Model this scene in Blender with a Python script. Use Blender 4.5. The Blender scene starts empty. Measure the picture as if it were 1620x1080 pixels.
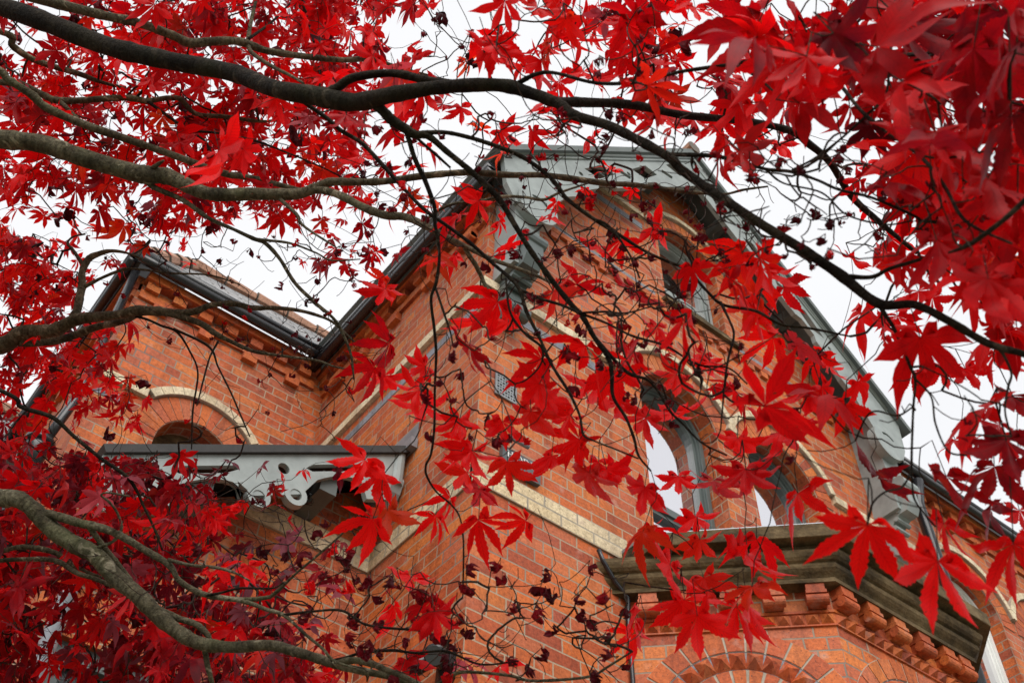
import bpy, math, random
import numpy as np
from mathutils import Vector, Matrix
from mathutils.geometry import tessellate_polygon

# ------------------------------------------------------------------ camera, sky, sun, exposure
SC = bpy.context.scene
COL = SC.collection
F = 1731.42                                             # focal length in pixels of a 1620 px wide frame
R = np.array([[0.78780, -0.61570, 0.01900], [0.47680, 0.59000, -0.65160], [0.39000, 0.52230, 0.75830]])
_U, _S, _V = np.linalg.svd(R)
R = _U @ _V                                             # rows: right, down and forward of the camera
CAM = np.array([-2.324, -3.401, 1.6])                   # origin of the world: foot of the house corner


def ray(u, v):
    return R.T @ np.array([(u - 810.) / F, (v - 540.) / F, 1.])


def at(u, v, d):
    return CAM + ray(u, v) * d


cd = bpy.data.cameras.new("camera")
cam = bpy.data.objects.new("camera", cd)
COL.objects.link(cam)
cd.sensor_width = 36.0
cd.lens = F / 1620. * 36.
cd.clip_start, cd.clip_end = 0.05, 3000.
cam.matrix_world = Matrix([[R[0, 0], -R[1, 0], -R[2, 0], CAM[0]], [R[0, 1], -R[1, 1], -R[2, 1], CAM[1]],
                           [R[0, 2], -R[1, 2], -R[2, 2], CAM[2]], [0, 0, 0, 1]])
cd.dof.use_dof = True
cd.dof.focus_distance = 2.6
cd.dof.aperture_fstop = 14.
SC.camera = cam

SUN_EL, SUN_AZ = math.radians(40), math.radians(208)    # azimuth clockwise from +y: behind the camera
w = bpy.data.worlds.new("World")
SC.world = w
w.use_nodes = True
nt = w.node_tree
nt.nodes.clear()
out = nt.nodes.new("ShaderNodeOutputWorld")
bg = nt.nodes.new("ShaderNodeBackground")
sky = nt.nodes.new("ShaderNodeTexSky")
sky.sky_type = 'NISHITA'
sky.sun_disc = False
sky.sun_elevation = SUN_EL
sky.sun_rotation = SUN_AZ
tc = nt.nodes.new("ShaderNodeTexCoord")
nz = nt.nodes.new("ShaderNodeTexNoise")
nz.inputs["Scale"].default_value = 2.2
nz.inputs["Detail"].default_value = 5
cr = nt.nodes.new("ShaderNodeValToRGB")                 # the cloud deck
cr.color_ramp.elements[0].position = 0.30
cr.color_ramp.elements[0].color = (7.0, 7.05, 7.2, 1)
cr.color_ramp.elements[1].position = 0.70
cr.color_ramp.elements[1].color = (7.6, 7.6, 7.7, 1)
mx = nt.nodes.new("ShaderNodeMixRGB")
mx.inputs[0].default_value = 0.93
nt.links.new(tc.outputs["Generated"], nz.inputs["Vector"])
nt.links.new(nz.outputs["Fac"], cr.inputs["Fac"])
nt.links.new(sky.outputs[0], mx.inputs[1])
nt.links.new(cr.outputs[0], mx.inputs[2])
nt.links.new(mx.outputs[0], bg.inputs["Color"])
bg.inputs["Strength"].default_value = 0.075
nt.links.new(bg.outputs[0], out.inputs[0])

sd = bpy.data.lights.new("sun", 'SUN')
sd.energy = 1.5
sd.angle = math.radians(50)
sd.color = (1.0, 0.97, 0.93)
sun = bpy.data.objects.new("sun", sd)
COL.objects.link(sun)
_d = Vector((math.sin(SUN_AZ) * math.cos(SUN_EL), math.cos(SUN_AZ) * math.cos(SUN_EL), math.sin(SUN_EL)))
sun.rotation_euler = _d.to_track_quat('Z', 'Y').to_euler()
sun.location = (-3, -8, 12)
SC.view_settings.view_transform = 'Standard'
SC.view_settings.look = 'None'
SC.view_settings.exposure = 0.92
SC.view_settings.gamma = 1.0
SC.render.film_transparent = False
try:
    SC.cycles.max_bounces = 8
    SC.cycles.transmission_bounces = 5
    SC.cycles.diffuse_bounces = 4
except Exception:
    pass

rng = np.random.default_rng(11)
rnd = random.Random(5)


# ------------------------------------------------------------------ materials
def mat(name):
    m = bpy.data.materials.new(name)
    m.use_nodes = True
    return m, m.node_tree, m.node_tree.nodes["Principled BSDF"]


def N(t, kind, **kw):
    n = t.nodes.new(kind)
    for k, v in kw.items():
        if k in n.inputs:
            n.inputs[k].default_value = v
        else:
            setattr(n, k, v)
    return n


def ramp(t, stops, src=None, interp='LINEAR'):
    n = t.nodes.new("ShaderNodeValToRGB")
    n.color_ramp.interpolation = interp
    e = n.color_ramp.elements
    while len(e) < len(stops):
        e.new(0.5)
    for i, (p, c) in enumerate(stops):
        e[i].position = p
        e[i].color = (*c, 1) if len(c) == 3 else c
    if src is not None:
        t.links.new(src, n.inputs[0])
    return n


def mixc(t, a, b, fac, mode='MIX'):
    n = t.nodes.new("ShaderNodeMixRGB")
    n.blend_type = mode
    for i, s in ((0, fac), (1, a), (2, b)):
        if hasattr(s, 'links') or hasattr(s, 'is_linked'):
            t.links.new(s, n.inputs[i])
        else:
            n.inputs[i].default_value = s if i == 0 else (*s, 1)
    return n.outputs[0]


def masonry(name, stops, mortar, w=.225, h=.075, gap=.006, squash=.5, sfreq=4, rough=.62, bump=.5, spots=True, seed=0.):
    m, t, p = mat(name)
    uv = N(t, "ShaderNodeUVMap")
    # bricks are never quite straight: a slight wobble of the joints
    wn = N(t, "ShaderNodeTexNoise", Scale=9.0, Detail=2.0)
    t.links.new(uv.outputs[0], wn.inputs["Vector"])
    sub = N(t, "ShaderNodeVectorMath", operation='SUBTRACT')
    t.links.new(wn.outputs["Color"], sub.inputs[0])
    sub.inputs[1].default_value = (.5, .5, .5)
    sc = N(t, "ShaderNodeVectorMath", operation='SCALE')
    t.links.new(sub.outputs[0], sc.inputs[0])
    sc.inputs["Scale"].default_value = .008
    ad = N(t, "ShaderNodeVectorMath", operation='ADD')
    t.links.new(uv.outputs[0], ad.inputs[0])
    t.links.new(sc.outputs[0], ad.inputs[1])
    b = N(t, "ShaderNodeTexBrick")
    b.inputs["Color1"].default_value = (0, 0, 0, 1)
    b.inputs["Color2"].default_value = (1, 1, 1, 1)
    b.inputs["Mortar"].default_value = (.5, .5, .5, 1)
    b.inputs["Scale"].default_value = 1.0
    b.inputs["Mortar Size"].default_value = gap
    b.inputs["Mortar Smooth"].default_value = .25
    b.inputs["Bias"].default_value = 0.
    b.inputs["Brick Width"].default_value = w
    b.inputs["Row Height"].default_value = h
    b.offset = .5
    b.squash = squash
    b.squash_frequency = sfreq
    t.links.new(ad.outputs[0], b.inputs["Vector"])
    col = ramp(t, stops, b.outputs["Color"]).outputs[0]
    o = N(t, "ShaderNodeTexCoord")
    g = N(t, "ShaderNodeTexNoise", Scale=55.0, Detail=4.0, Roughness=.65)
    t.links.new(o.outputs["Object"], g.inputs["Vector"])
    gr = ramp(t, [(.25, (.52, .48, .48)), (.5, (1, 1, 1)), (.75, (1.38, 1.4, 1.42))], g.outputs["Fac"])
    col = mixc(t, col, gr.outputs[0], .85, 'MULTIPLY')
    g2 = N(t, "ShaderNodeTexNoise", Scale=1.7, Detail=5.0, Roughness=.6)     # weathering
    t.links.new(o.outputs["Object"], g2.inputs["Vector"])
    g2r = ramp(t, [(.3, (.72, .70, .70)), (.55, (1, 1, 1)), (.75, (1.12, 1.14, 1.18))], g2.outputs["Fac"])
    col = mixc(t, col, g2r.outputs[0], .8, 'MULTIPLY')
    ms_ = N(t, "ShaderNodeMapping")
    ms_.inputs["Scale"].default_value = (5., 5., .45)
    t.links.new(o.outputs["Object"], ms_.inputs["Vector"])
    g3 = N(t, "ShaderNodeTexNoise", Scale=1.6, Detail=6.0, Roughness=.7)     # rain streaks and soot
    t.links.new(ms_.outputs[0], g3.inputs["Vector"])
    col = mixc(t, col, ramp(t, [(.32, (.50, .46, .46)), (.50, (1, 1, 1)), (.72, (1.08, 1.1, 1.14))], g3.outputs["Fac"]).outputs[0], .75, 'MULTIPLY')
    if spots:
        sp = N(t, "ShaderNodeTexNoise", Scale=120.0, Detail=1.0)
        t.links.new(o.outputs["Object"], sp.inputs["Vector"])
        spr = ramp(t, [(.70, (0, 0, 0)), (.74, (1, 1, 1))], sp.outputs["Fac"])
        col = mixc(t, col, (.035, .02, .02), spr.outputs[0])
        bl = N(t, "ShaderNodeTexNoise", Scale=11.0, Detail=3.0)              # lime bloom
        t.links.new(o.outputs["Object"], bl.inputs["Vector"])
        blr = ramp(t, [(.60, (0, 0, 0)), (.80, (.45, .45, .45))], bl.outputs["Fac"])
        col = mixc(t, col, (.50, .36, .30), blr.outputs[0])
    mo = mixc(t, mortar, (.16, .14, .12), ramp(t, [(.45, (0, 0, 0)), (.7, (1, 1, 1))], g2.outputs["Fac"]).outputs[0])
    col = mixc(t, col, mo, b.outputs["Fac"])
    t.links.new(col, p.inputs["Base Color"])
    p.inputs["Roughness"].default_value = rough
    p.inputs["Specular IOR Level"].default_value = .28
    hgt = N(t, "ShaderNodeMath", operation='MULTIPLY_ADD')
    t.links.new(b.outputs["Fac"], hgt.inputs[0])
    hgt.inputs[1].default_value = -1.
    t.links.new(g.outputs["Fac"], hgt.inputs[2])
    bu = N(t, "ShaderNodeBump", Strength=bump, Distance=.008)
    t.links.new(hgt.outputs[0], bu.inputs["Height"])
    t.links.new(bu.outputs[0], p.inputs["Normal"])
    return m


RED = [(0., (.29, .058, .026)), (.13, (.40, .080, .023)), (.34, (.54, .132, .027)), (.55, (.45, .088, .025)), (.72, (.44, .115, .050)),
       (.88, (.57, .160, .034)), (1., (.33, .070, .034))]
M_BRICK = masonry("red_brick", RED, (.36, .265, .18), gap=.0050)
M_VOUS = masonry("cut_brick", RED, (.42, .36, .28), gap=.0, squash=1., sfreq=2)
M_CREAM = masonry("cream_brick", [(0., (.56, .43, .25)), (.5, (.66, .54, .35)), (1., (.60, .44, .26))], (.34, .29, .22), squash=1., sfreq=2)
M_CREAMS = masonry("cream_cut_brick", [(0., (.56, .45, .28)), (.5, (.68, .58, .40)), (1., (.62, .49, .32))], (.34, .29, .22), gap=0., squash=1., sfreq=2)
M_BLUE = masonry("blue_brick", [(0., (.17, .18, .20)), (.5, (.25, .26, .29)), (1., (.20, .20, .23))], (.25, .22, .19), squash=1., sfreq=2, spots=False)
M_SLATE = masonry("slate", [(0., (.20, .205, .21)), (.5, (.30, .30, .30)), (1., (.36, .355, .35))], (.03, .03, .03), w=.25, h=.105, gap=.009,
                  squash=1., sfreq=2, spots=False, bump=1.0)
M_CLAY = masonry("clay_ridge", [(0., (.36, .17, .10)), (.5, (.48, .27, .18)), (1., (.42, .22, .14))], (.1, .08, .06), w=.3, h=.5, gap=.004, squash=1., sfreq=2)


def simple(name, col, rough=.5, var=.2, scale=6., bump=.1, spec=.5, metal=0., coat=0.):
    m, t, p = mat(name)
    o = N(t, "ShaderNodeTexCoord")
    n = N(t, "ShaderNodeTexNoise", Scale=scale, Detail=6.0, Roughness=.6)
    t.links.new(o.outputs["Object"], n.inputs["Vector"])
    lo = tuple(c * (1 - var) for c in col)
    hi = tuple(min(1, c * (1 + var)) for c in col)
    r = ramp(t, [(.3, lo), (.7, hi)], n.outputs["Fac"])
    t.links.new(r.outputs[0], p.inputs["Base Color"])
    p.inputs["Roughness"].default_value = rough
    p.inputs["Specular IOR Level"].default_value = spec
    p.inputs["Metallic"].default_value = metal
    p.inputs["Coat Weight"].default_value = coat
    n2 = N(t, "ShaderNodeTexNoise", Scale=scale * 9, Detail=4.0)
    t.links.new(o.outputs["Object"], n2.inputs["Vector"])
    bu = N(t, "ShaderNodeBump", Strength=bump, Distance=.01)
    t.links.new(n2.outputs["Fac"], bu.inputs["Height"])
    t.links.new(bu.outputs[0], p.inputs["Normal"])
    return m


M_MORTAR = simple("lime_mortar", (.38, .33, .26), .9, .25, 20.)
M_GREY = simple("grey_green_paint", (.255, .285, .275), .48, .22, 7., .10)
M_DKGREY = simple("dark_grey_green_paint", (.085, .105, .10), .40, .15, 5., .05)
M_WHITE = simple("white_paint", (.72, .73, .70), .4, .08, 4., .04)
M_BLACK = simple("black_gloss_paint", (.014, .014, .016), .22, .3, 10., .05)
M_LEAD = simple("lead_sheet", (.24, .25, .27), .38, .2, 8., .15, metal=.4)
M_SOFFIT = simple("soffit_board", (.10, .115, .11), .6, .2, 6.)
M_PLATE = simple("slate_plate", (.075, .085, .09), .3, .1, 9., .03)
M_EDGE = simple("slate_edge", (.030, .028, .027), .75, .3, 20.)
M_LETTER = simple("white_letter", (.78, .78, .76), .5, .03, 9., .0)
M_IRON = simple("cast_iron_grille", (.20, .21, .22), .5, .25, 30., .1)
M_HOLE = simple("dark_void", (.006, .006, .006), .9, .1, 5.)
M_GROUND = simple("gravel_and_lawn", (.17, .17, .12), .95, .35, 2., .5)
# weathered sandstone with moss and soot in streaks
M_STONE, t, p = mat("weathered_sandstone")
o = N(t, "ShaderNodeTexCoord")
mp = N(t, "ShaderNodeMapping")
mp.inputs["Scale"].default_value = (3., 3., 5.)
t.links.new(o.outputs["Object"], mp.inputs["Vector"])
n1 = N(t, "ShaderNodeTexNoise", Scale=1.5, Detail=8.0, Roughness=.7)
t.links.new(mp.outputs[0], n1.inputs["Vector"])
c1 = ramp(t, [(.30, (.015, .010, .005)), (.43, (.050, .033, .015)), (.56, (.12, .080, .038)), (.74, (.24, .172, .09))], n1.outputs["Fac"])
n2 = N(t, "ShaderNodeTexNoise", Scale=5., Detail=6.0, Roughness=.7)
t.links.new(o.outputs["Object"], n2.inputs["Vector"])
c2 = mixc(t, c1.outputs[0], (.075, .058, .020), ramp(t, [(.55, (0, 0, 0)), (.72, (.8, .8, .8))], n2.outputs["Fac"]).outputs[0])
t.links.new(c2, p.inputs["Base Color"])
p.inputs["Roughness"].default_value = .85
p.inputs["Specular IOR Level"].default_value = .25
bu = N(t, "ShaderNodeBump", Strength=.5, Distance=.01)
n3 = N(t, "ShaderNodeTexNoise", Scale=60., Detail=5.0)
t.links.new(o.outputs["Object"], n3.inputs["Vector"])
t.links.new(n3.outputs["Fac"], bu.inputs["Height"])
t.links.new(bu.outputs[0], p.inputs["Normal"])

# window panes: coated glass that mirrors the sky
M_GLASS, t, p = mat("window_glass")
p.inputs["Base Color"].default_value = (.02, .022, .025, 1)
p.inputs["Roughness"].default_value = .03
gl = N(t, "ShaderNodeBsdfGlossy", Roughness=.015)
gl.inputs["Color"].default_value = (.93, .92, .95, 1)
ms = N(t, "ShaderNodeMixShader")
ms.inputs[0].default_value = .80
t.links.new(p.outputs[0], ms.inputs[1])
t.links.new(gl.outputs[0], ms.inputs[2])
t.links.new(ms.outputs[0], t.nodes["Material Output"].inputs[0])

M_GLASSD = simple("dark_window_glass", (.02, .022, .022), .08, .3, 30., .12)


def bark(name, lo, mid, hi):
    m, t, p = mat(name)
    o = N(t, "ShaderNodeTexCoord")
    uv = N(t, "ShaderNodeUVMap")
    n = N(t, "ShaderNodeTexNoise", Scale=22., Detail=8.0, Roughness=.7)
    t.links.new(o.outputs["Object"], n.inputs["Vector"])
    c = ramp(t, [(.30, lo), (.5, mid), (.70, hi)], n.outputs["Fac"]).outputs[0]
    n4 = N(t, "ShaderNodeTexNoise", Scale=150., Detail=5.0, Roughness=.7)
    t.links.new(o.outputs["Object"], n4.inputs["Vector"])
    c = mixc(t, c, ramp(t, [(.36, (.45, .43, .40)), (.5, (1, 1, 1)), (.66, (1.5, 1.5, 1.4))], n4.outputs["Fac"]).outputs[0], .85, 'MULTIPLY')
    n6 = N(t, "ShaderNodeTexNoise", Scale=9., Detail=4.0)                    # algae in patches
    t.links.new(o.outputs["Object"], n6.inputs["Vector"])
    c = mixc(t, c, tuple(k * .8 for k in (hi[0] * .75, hi[1] * .95, hi[2] * .6)), ramp(t, [(.52, (0, 0, 0)), (.70, (.6, .6, .6))], n6.outputs["Fac"]).outputs[0])
    n7 = N(t, "ShaderNodeTexNoise", Scale=30., Detail=3.0, Distortion=1.2)   # lichen
    t.links.new(o.outputs["Object"], n7.inputs["Vector"])
    c = mixc(t, c, tuple(min(.5, k * 1.9) for k in hi), ramp(t, [(.62, (0, 0, 0)), (.68, (.75, .75, .75))], n7.outputs["Fac"]).outputs[0])
    n8 = N(t, "ShaderNodeTexNoise", Scale=12., Detail=6.0, Roughness=.7)     # dark patches at random
    t.links.new(o.outputs["Object"], n8.inputs["Vector"])
    c = mixc(t, c, tuple(k * .55 for k in lo), ramp(t, [(.50, (0, 0, 0)), (.66, (.8, .8, .8))], n8.outputs["Fac"]).outputs[0])
    mp = N(t, "ShaderNodeMapping")
    mp.inputs["Scale"].default_value = (2.5, 170., 1.)                       # rings across the limb
    t.links.new(uv.outputs[0], mp.inputs["Vector"])
    n5 = N(t, "ShaderNodeTexNoise", Scale=1., Detail=4.0)
    t.links.new(mp.outputs[0], n5.inputs["Vector"])
    c = mixc(t, c, ramp(t, [(.34, (.45, .42, .40)), (.52, (1, 1, 1))], n5.outputs["Fac"]).outputs[0], .6, 'MULTIPLY')
    t.links.new(c, p.inputs["Base Color"])
    p.inputs["Roughness"].default_value = .75
    p.inputs["Specular IOR Level"].default_value = .10
    ad = N(t, "ShaderNodeMath", operation='ADD')
    t.links.new(n4.outputs["Fac"], ad.inputs[0])
    t.links.new(n5.outputs["Fac"], ad.inputs[1])
    bu = N(t, "ShaderNodeBump", Strength=1.0, Distance=.006)
    t.links.new(ad.outputs[0], bu.inputs["Height"])
    t.links.new(bu.outputs[0], p.inputs["Normal"])
    return m


M_BARK = bark("pale_olive_bark", (.050, .044, .028), (.115, .100, .064), (.20, .18, .125))
M_BARKD = bark("dark_bark", (.010, .0075, .0055), (.020, .015, .010), (.045, .036, .025))  # much darker bark, the same all round the limb
M_TWIG = bark("twig_bark", (.022, .014, .012), (.045, .030, .024), (.08, .058, .045))

# leaves: thin, translucent, a sheen on top; 'tone' is each leaf's colour, with shade painted into some
M_LEAF, t, p = mat("maple_leaf")
a = N(t, "ShaderNodeAttribute")
a.attribute_name = "tone"
o = N(t, "ShaderNodeTexCoord")
n = N(t, "ShaderNodeTexNoise", Scale=32., Detail=5.0, Roughness=.6)
t.links.new(o.outputs["Object"], n.inputs["Vector"])
ad = N(t, "ShaderNodeMath", operation='MULTIPLY_ADD')
t.links.new(n.outputs["Fac"], ad.inputs[0])
ad.inputs[1].default_value = .50
t.links.new(a.outputs["Fac"], ad.inputs[2])
sb = N(t, "ShaderNodeMath", operation='SUBTRACT')
t.links.new(ad.outputs[0], sb.inputs[0])
sb.inputs[1].default_value = .25
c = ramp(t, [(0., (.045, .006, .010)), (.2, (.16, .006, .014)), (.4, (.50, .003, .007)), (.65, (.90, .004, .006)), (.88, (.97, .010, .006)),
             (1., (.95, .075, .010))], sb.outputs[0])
rb = N(t, "ShaderNodeAttribute")
rb.attribute_name = "rib"
vn = N(t, "ShaderNodeAttribute")
vn.attribute_name = "brown"
cc = mixc(t, c.outputs[0], mixc(t, c.outputs[0], (.30, .25, .25), .6, 'MULTIPLY'),
          ramp(t, [(.84, (0, 0, 0)), (.98, (.32, .32, .32))], rb.outputs["Fac"]).outputs[0])
sp = N(t, "ShaderNodeTexNoise", Scale=240., Detail=1.0)
t.links.new(o.outputs["Object"], sp.inputs["Vector"])
cc = mixc(t, cc, (.42, .075, .012), vn.outputs['Fac'])
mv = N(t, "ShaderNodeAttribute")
mv.attribute_name = "mauve_sheen"
cc = mixc(t, cc, (.26, .085, .115), mv.outputs['Fac'])  # sky sheen painted in as a dusky leaf colour
cc = mixc(t, cc, (.14, .03, .015), ramp(t, [(.72, (0, 0, 0)), (.77, (.8, .8, .8))], sp.outputs["Fac"]).outputs[0])
ch = N(t, "ShaderNodeAttribute")
ch.attribute_name = "chev"
sn = N(t, "ShaderNodeMath", operation='SINE')
mu = N(t, "ShaderNodeMath", operation='MULTIPLY')
t.links.new(ch.outputs["Fac"], mu.inputs[0])
mu.inputs[1].default_value = 85.
t.links.new(mu.outputs[0], sn.inputs[0])
cc = mixc(t, cc, mixc(t, cc, (.45, .40, .40), 1., 'MULTIPLY'), ramp(t, [(.86, (0, 0, 0)), (1., (.5, .5, .5))], sn.outputs[0]).outputs[0])
t.links.new(cc, p.inputs["Base Color"])
p.inputs["Roughness"].default_value = .42
p.inputs["Specular IOR Level"].default_value = .16
bu = N(t, "ShaderNodeBump", Strength=.2, Distance=.002)
t.links.new(rb.outputs["Fac"], bu.inputs["Height"])
t.links.new(bu.outputs[0], p.inputs["Normal"])
tr = N(t, "ShaderNodeBsdfTranslucent")
t.links.new(cc, tr.inputs["Color"])
ms = N(t, "ShaderNodeMixShader")
ms.inputs[0].default_value = .50
t.links.new(p.outputs[0], ms.inputs[1])
t.links.new(tr.outputs[0], ms.inputs[2])
t.links.new(ms.outputs[0], t.nodes["Material Output"].inputs[0])


# ------------------------------------------------------------------ mesh helpers
class Fr:
    """a wall's own frame: a along it, b up, c out of it"""
    def __init__(s, o, u):
        s.o = np.array(o, float)
        s.u = np.array(u, float) / np.linalg.norm(u)
        s.z = np.array([0., 0., 1.])
        s.n = np.cross(s.u, s.z)

    def __call__(s, a, b, c=0.):
        return s.o + a * s.u + b * s.z + c * s.n


class MB:
    def __init__(s):
        s.v, s.f, s.m, s.uv = [], [], [], []

    def face(s, pts, m=0, uv=None):
        k = len(s.v)
        s.v += [tuple(float(x) for x in q) for q in pts]
        s.f.append(list(range(k, k + len(pts))))
        s.m.append(m)
        if uv is None:
            P = np.array(pts, float)
            nn = np.cross(P[1] - P[0], P[2] - P[0])
            ln = np.linalg.norm(nn)
            nn = nn / ln if ln > 1e-12 else np.array([0, 0, 1.])
            if abs(nn[2]) < .75:
                tt = np.array([-nn[1], nn[0], 0])
                tt /= np.linalg.norm(tt)
                uv = [(q @ tt, (q[2] - 5.30) / max(.3, math.sqrt(1 - nn[2] ** 2))) for q in P]
            else:
                uv = [(q[0], q[1]) for q in P]
        s.uv.append(uv)

    def prism(s, fr, outer, holes=(), c0=0., c1=.1, m=0, back=True, sides=True, mh=None):
        """polygon (a, b) with holes, from depth c0 to its face at c1"""
        loops = [list(outer)] + [list(h) for h in holes]
        flat = [q for l in loops for q in l]
        tris = tessellate_polygon([[Vector((q[0], q[1], 0)) for q in l] for l in loops])
        for t_ in tris:
            q = [flat[i] for i in t_]
            ar = (q[1][0] - q[0][0]) * (q[2][1] - q[0][1]) - (q[2][0] - q[0][0]) * (q[1][1] - q[0][1])
            if abs(ar) < 1e-9:
                continue
            if ar < 0:
                q = q[::-1]
            s.face([fr(a_, b_, c1) for a_, b_ in q], m, [(a_, b_ - 5.30) for a_, b_ in q])
            if back:
                s.face([fr(a_, b_, c0) for a_, b_ in q[::-1]], m, [(a_, b_ - 5.30) for a_, b_ in q[::-1]])
        if sides:
            for li, l in enumerate(loops):
                ar = sum(l[i][0] * l[(i + 1) % len(l)][1] - l[(i + 1) % len(l)][0] * l[i][1] for i in range(len(l)))
                if (ar < 0) != (li > 0):
                    l = l[::-1]
                per = 0.
                for i in range(len(l)):
                    p0, p1 = l[i], l[(i + 1) % len(l)]
                    d = math.dist(p0, p1)
                    mm = m if (li == 0 or mh is None) else mh
                    hz = abs(p1[0] - p0[0]) < abs(p1[1] - p0[1])
                    u0, u1 = (per, per + d)
                    if hz:
                        uvs = [(c0, p0[1] - 5.3), (c0, p1[1] - 5.3), (c1, p1[1] - 5.3), (c1, p0[1] - 5.3)]
                    else:
                        uvs = [(u0, c0), (u1, c0), (u1, c1), (u0, c1)]
                    s.face([fr(*p0, c0), fr(*p1, c0), fr(*p1, c1), fr(*p0, c1)], mm, uvs)
                    per += d

    def box(s, fr, a0, a1, b0, b1, c0, c1, m=0):
        s.prism(fr, [(a0, b0), (a1, b0), (a1, b1), (a0, b1)], (), c0, c1, m)

    def tube(s, pts, rad, n=10, m=0, cap=True):
        P = np.array(pts, float)
        k = len(P)
        rad = np.full(k, rad) if np.isscalar(rad) else np.array(rad)
        T = np.gradient(P, axis=0)
        T /= np.linalg.norm(T, axis=1)[:, None] + 1e-12
        x = np.cross(T[0], [0.3, 0.2, 0.93])
        x /= np.linalg.norm(x)
        base = len(s.v)
        L = 0.
        ang = np.linspace(0, 2 * math.pi, n, endpoint=False)
        Ls = []
        for i in range(k):
            x = x - T[i] * (x @ T[i])
            x /= np.linalg.norm(x)
            y = np.cross(T[i], x)
            if i:
                L += np.linalg.norm(P[i] - P[i - 1])
            Ls.append(L)
            for g in ang:
                s.v.append(tuple(P[i] + rad[i] * (math.cos(g) * x + math.sin(g) * y)))
        for i in range(k - 1):
            for j in range(n):
                j2 = (j + 1) % n
                s.f.append([base + i * n + j, base + i * n + j2, base + (i + 1) * n + j2, base + (i + 1) * n + j])
                s.m.append(m)
                s.uv.append([(j / n, Ls[i]), ((j + 1) / n, Ls[i]), ((j + 1) / n, Ls[i + 1]), (j / n, Ls[i + 1])])
        if cap:
            for i, rev in ((0, True), (k - 1, False)):
                q = [base + i * n + j for j in range(n)]
                s.f.append(q[::-1] if rev else q)
                s.m.append(m)
                s.uv.append([(0, 0)] * n)

    def cyl(s, p0, p1, r, n=14, m=0):
        s.tube([p0, p1], r, n, m)

    def build(s, name, mats, parent=None, smooth=False):
        me = bpy.data.meshes.new(name)
        me.from_pydata(s.v, [], s.f)
        uvl = me.uv_layers.new(name="UVMap")
        uvl.data.foreach_set("uv", np.array([c_ for f_ in s.uv for q in f_ for c_ in q], dtype=np.float32))
        for mm in (mats if isinstance(mats, (list, tuple)) else [mats]):
            me.materials.append(mm)
        me.polygons.foreach_set("material_index", np.array(s.m, dtype=np.int32))
        if smooth:
            me.polygons.foreach_set("use_smooth", np.ones(len(s.f), dtype=bool))
        me.update()
        ob = bpy.data.objects.new(name, me)
        COL.objects.link(ob)
        if parent is not None:
            ob.parent = parent
            ob.matrix_parent_inverse = Matrix.Translation(world_loc(parent)).inverted()
        return ob


def world_loc(ob):
    v = Vector(ob.location)
    return v


def empty(name, loc, label, cat, group=None):
    ob = bpy.data.objects.new(name, None)
    ob.empty_display_size = .2
    ob.location = loc
    COL.objects.link(ob)
    tag(ob, label, cat, group)
    return ob


def tag(ob, label, cat, group=None):
    ob["label"] = label
    ob["category"] = cat
    if group:
        ob["group"] = group


def arc(cx, cz, r, a0, a1, n):
    return [(cx + r * math.cos(math.radians(a0 + (a1 - a0) * i / n)), cz + r * math.sin(math.radians(a0 + (a1 - a0) * i / n))) for i in range(n + 1)]


def circle(cx, cz, r, n=20):
    return arc(cx, cz, r, 0, 360, n)[:-1]


def voussoirs(mb, fr, cx, cz, r0, r1, a0, a1, n, c0, c1, m=0, gap=.006, mmortar=1, stagger=0.):
    """a ring of cut bricks with mortar behind"""
    g = math.degrees(gap / ((r0 + r1) / 2)) / 2
    for i in range(n):
        b0 = a0 + (a1 - a0) * i / n + g
        b1 = a0 + (a1 - a0) * (i + 1) / n - g
        ro, ri = r1 - .003 - rnd.random() * .003, r0 + .003
        q = arc(cx, cz, ri, b0, b1, 2) + arc(cx, cz, ro, b1, b0, 2)
        jut = rnd.random() * .002
        k = len(mb.f)
        mb.prism(fr, q, (), c0, c1 + jut, m)
        row, colm = rnd.randrange(40), rnd.randrange(40)
        for fi in range(k, len(mb.f)):
            cu, cv = colm * .225 + .06 + (.1125 if row % 2 else 0), row * .075 + .0375
            mb.uv[fi] = [(cu + .02 * (j % 2), cv + .01 * (j // 2)) for j in range(len(mb.f[fi]))]
    q = arc(cx, cz, r0, a0, a1, 24) + arc(cx, cz, r1 - .002, a1, a0, 24)
    mb.prism(fr, q, (), c0, c1 - .004, mmortar)


def arch_hole(x0, x1, zb, zs, n=14):
    cx, r = (x0 + x1) / 2, (x1 - x0) / 2
    return [(x0, zb), (x1, zb)] + arc(cx, zs, r, 0, 180, n)


FRONT = Fr((0, 0, 0), (1, 0, 0))
LEFT = Fr((0, 0, 0), (0, -1, 0))                    # a = -y
WING = Fr((0, 2.1, 0), (1, 0, 0))
WINGL = Fr((-1.56, 2.1, 0), (0, -1, 0))
PORCH = Fr((0, .97, 0), (1, 0, 0))
PORCHL = Fr((-1.56, .97, 0), (0, -1, 0))
S2 = math.sqrt(.5)
CANT = Fr((1.02, 0, 0), (S2, -S2, 0))
BAYF = Fr((1.74, -.72, 0), (1, 0, 0))
BAYR = Fr((2.82, -.72, 0), (S2, S2, 0))
XG = 1.95                                           # centre line of the gable
ZR = 10.12                                          # outer edge of the rakes at the apex

# ------------------------------------------------------------------ ground
g = MB()
g.face([(-400, -400, 0), (400, -400, 0), (400, 400, 0), (-400, 400, 0)], 0)
gr_ = g.build("ground", M_GROUND)
gr_["kind"] = "structure"

# ------------------------------------------------------------------ the house
house = empty("brick_house", (0, 0, 0), "Victorian red brick house with cream banding, grey bargeboards and arched windows", "house")

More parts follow.
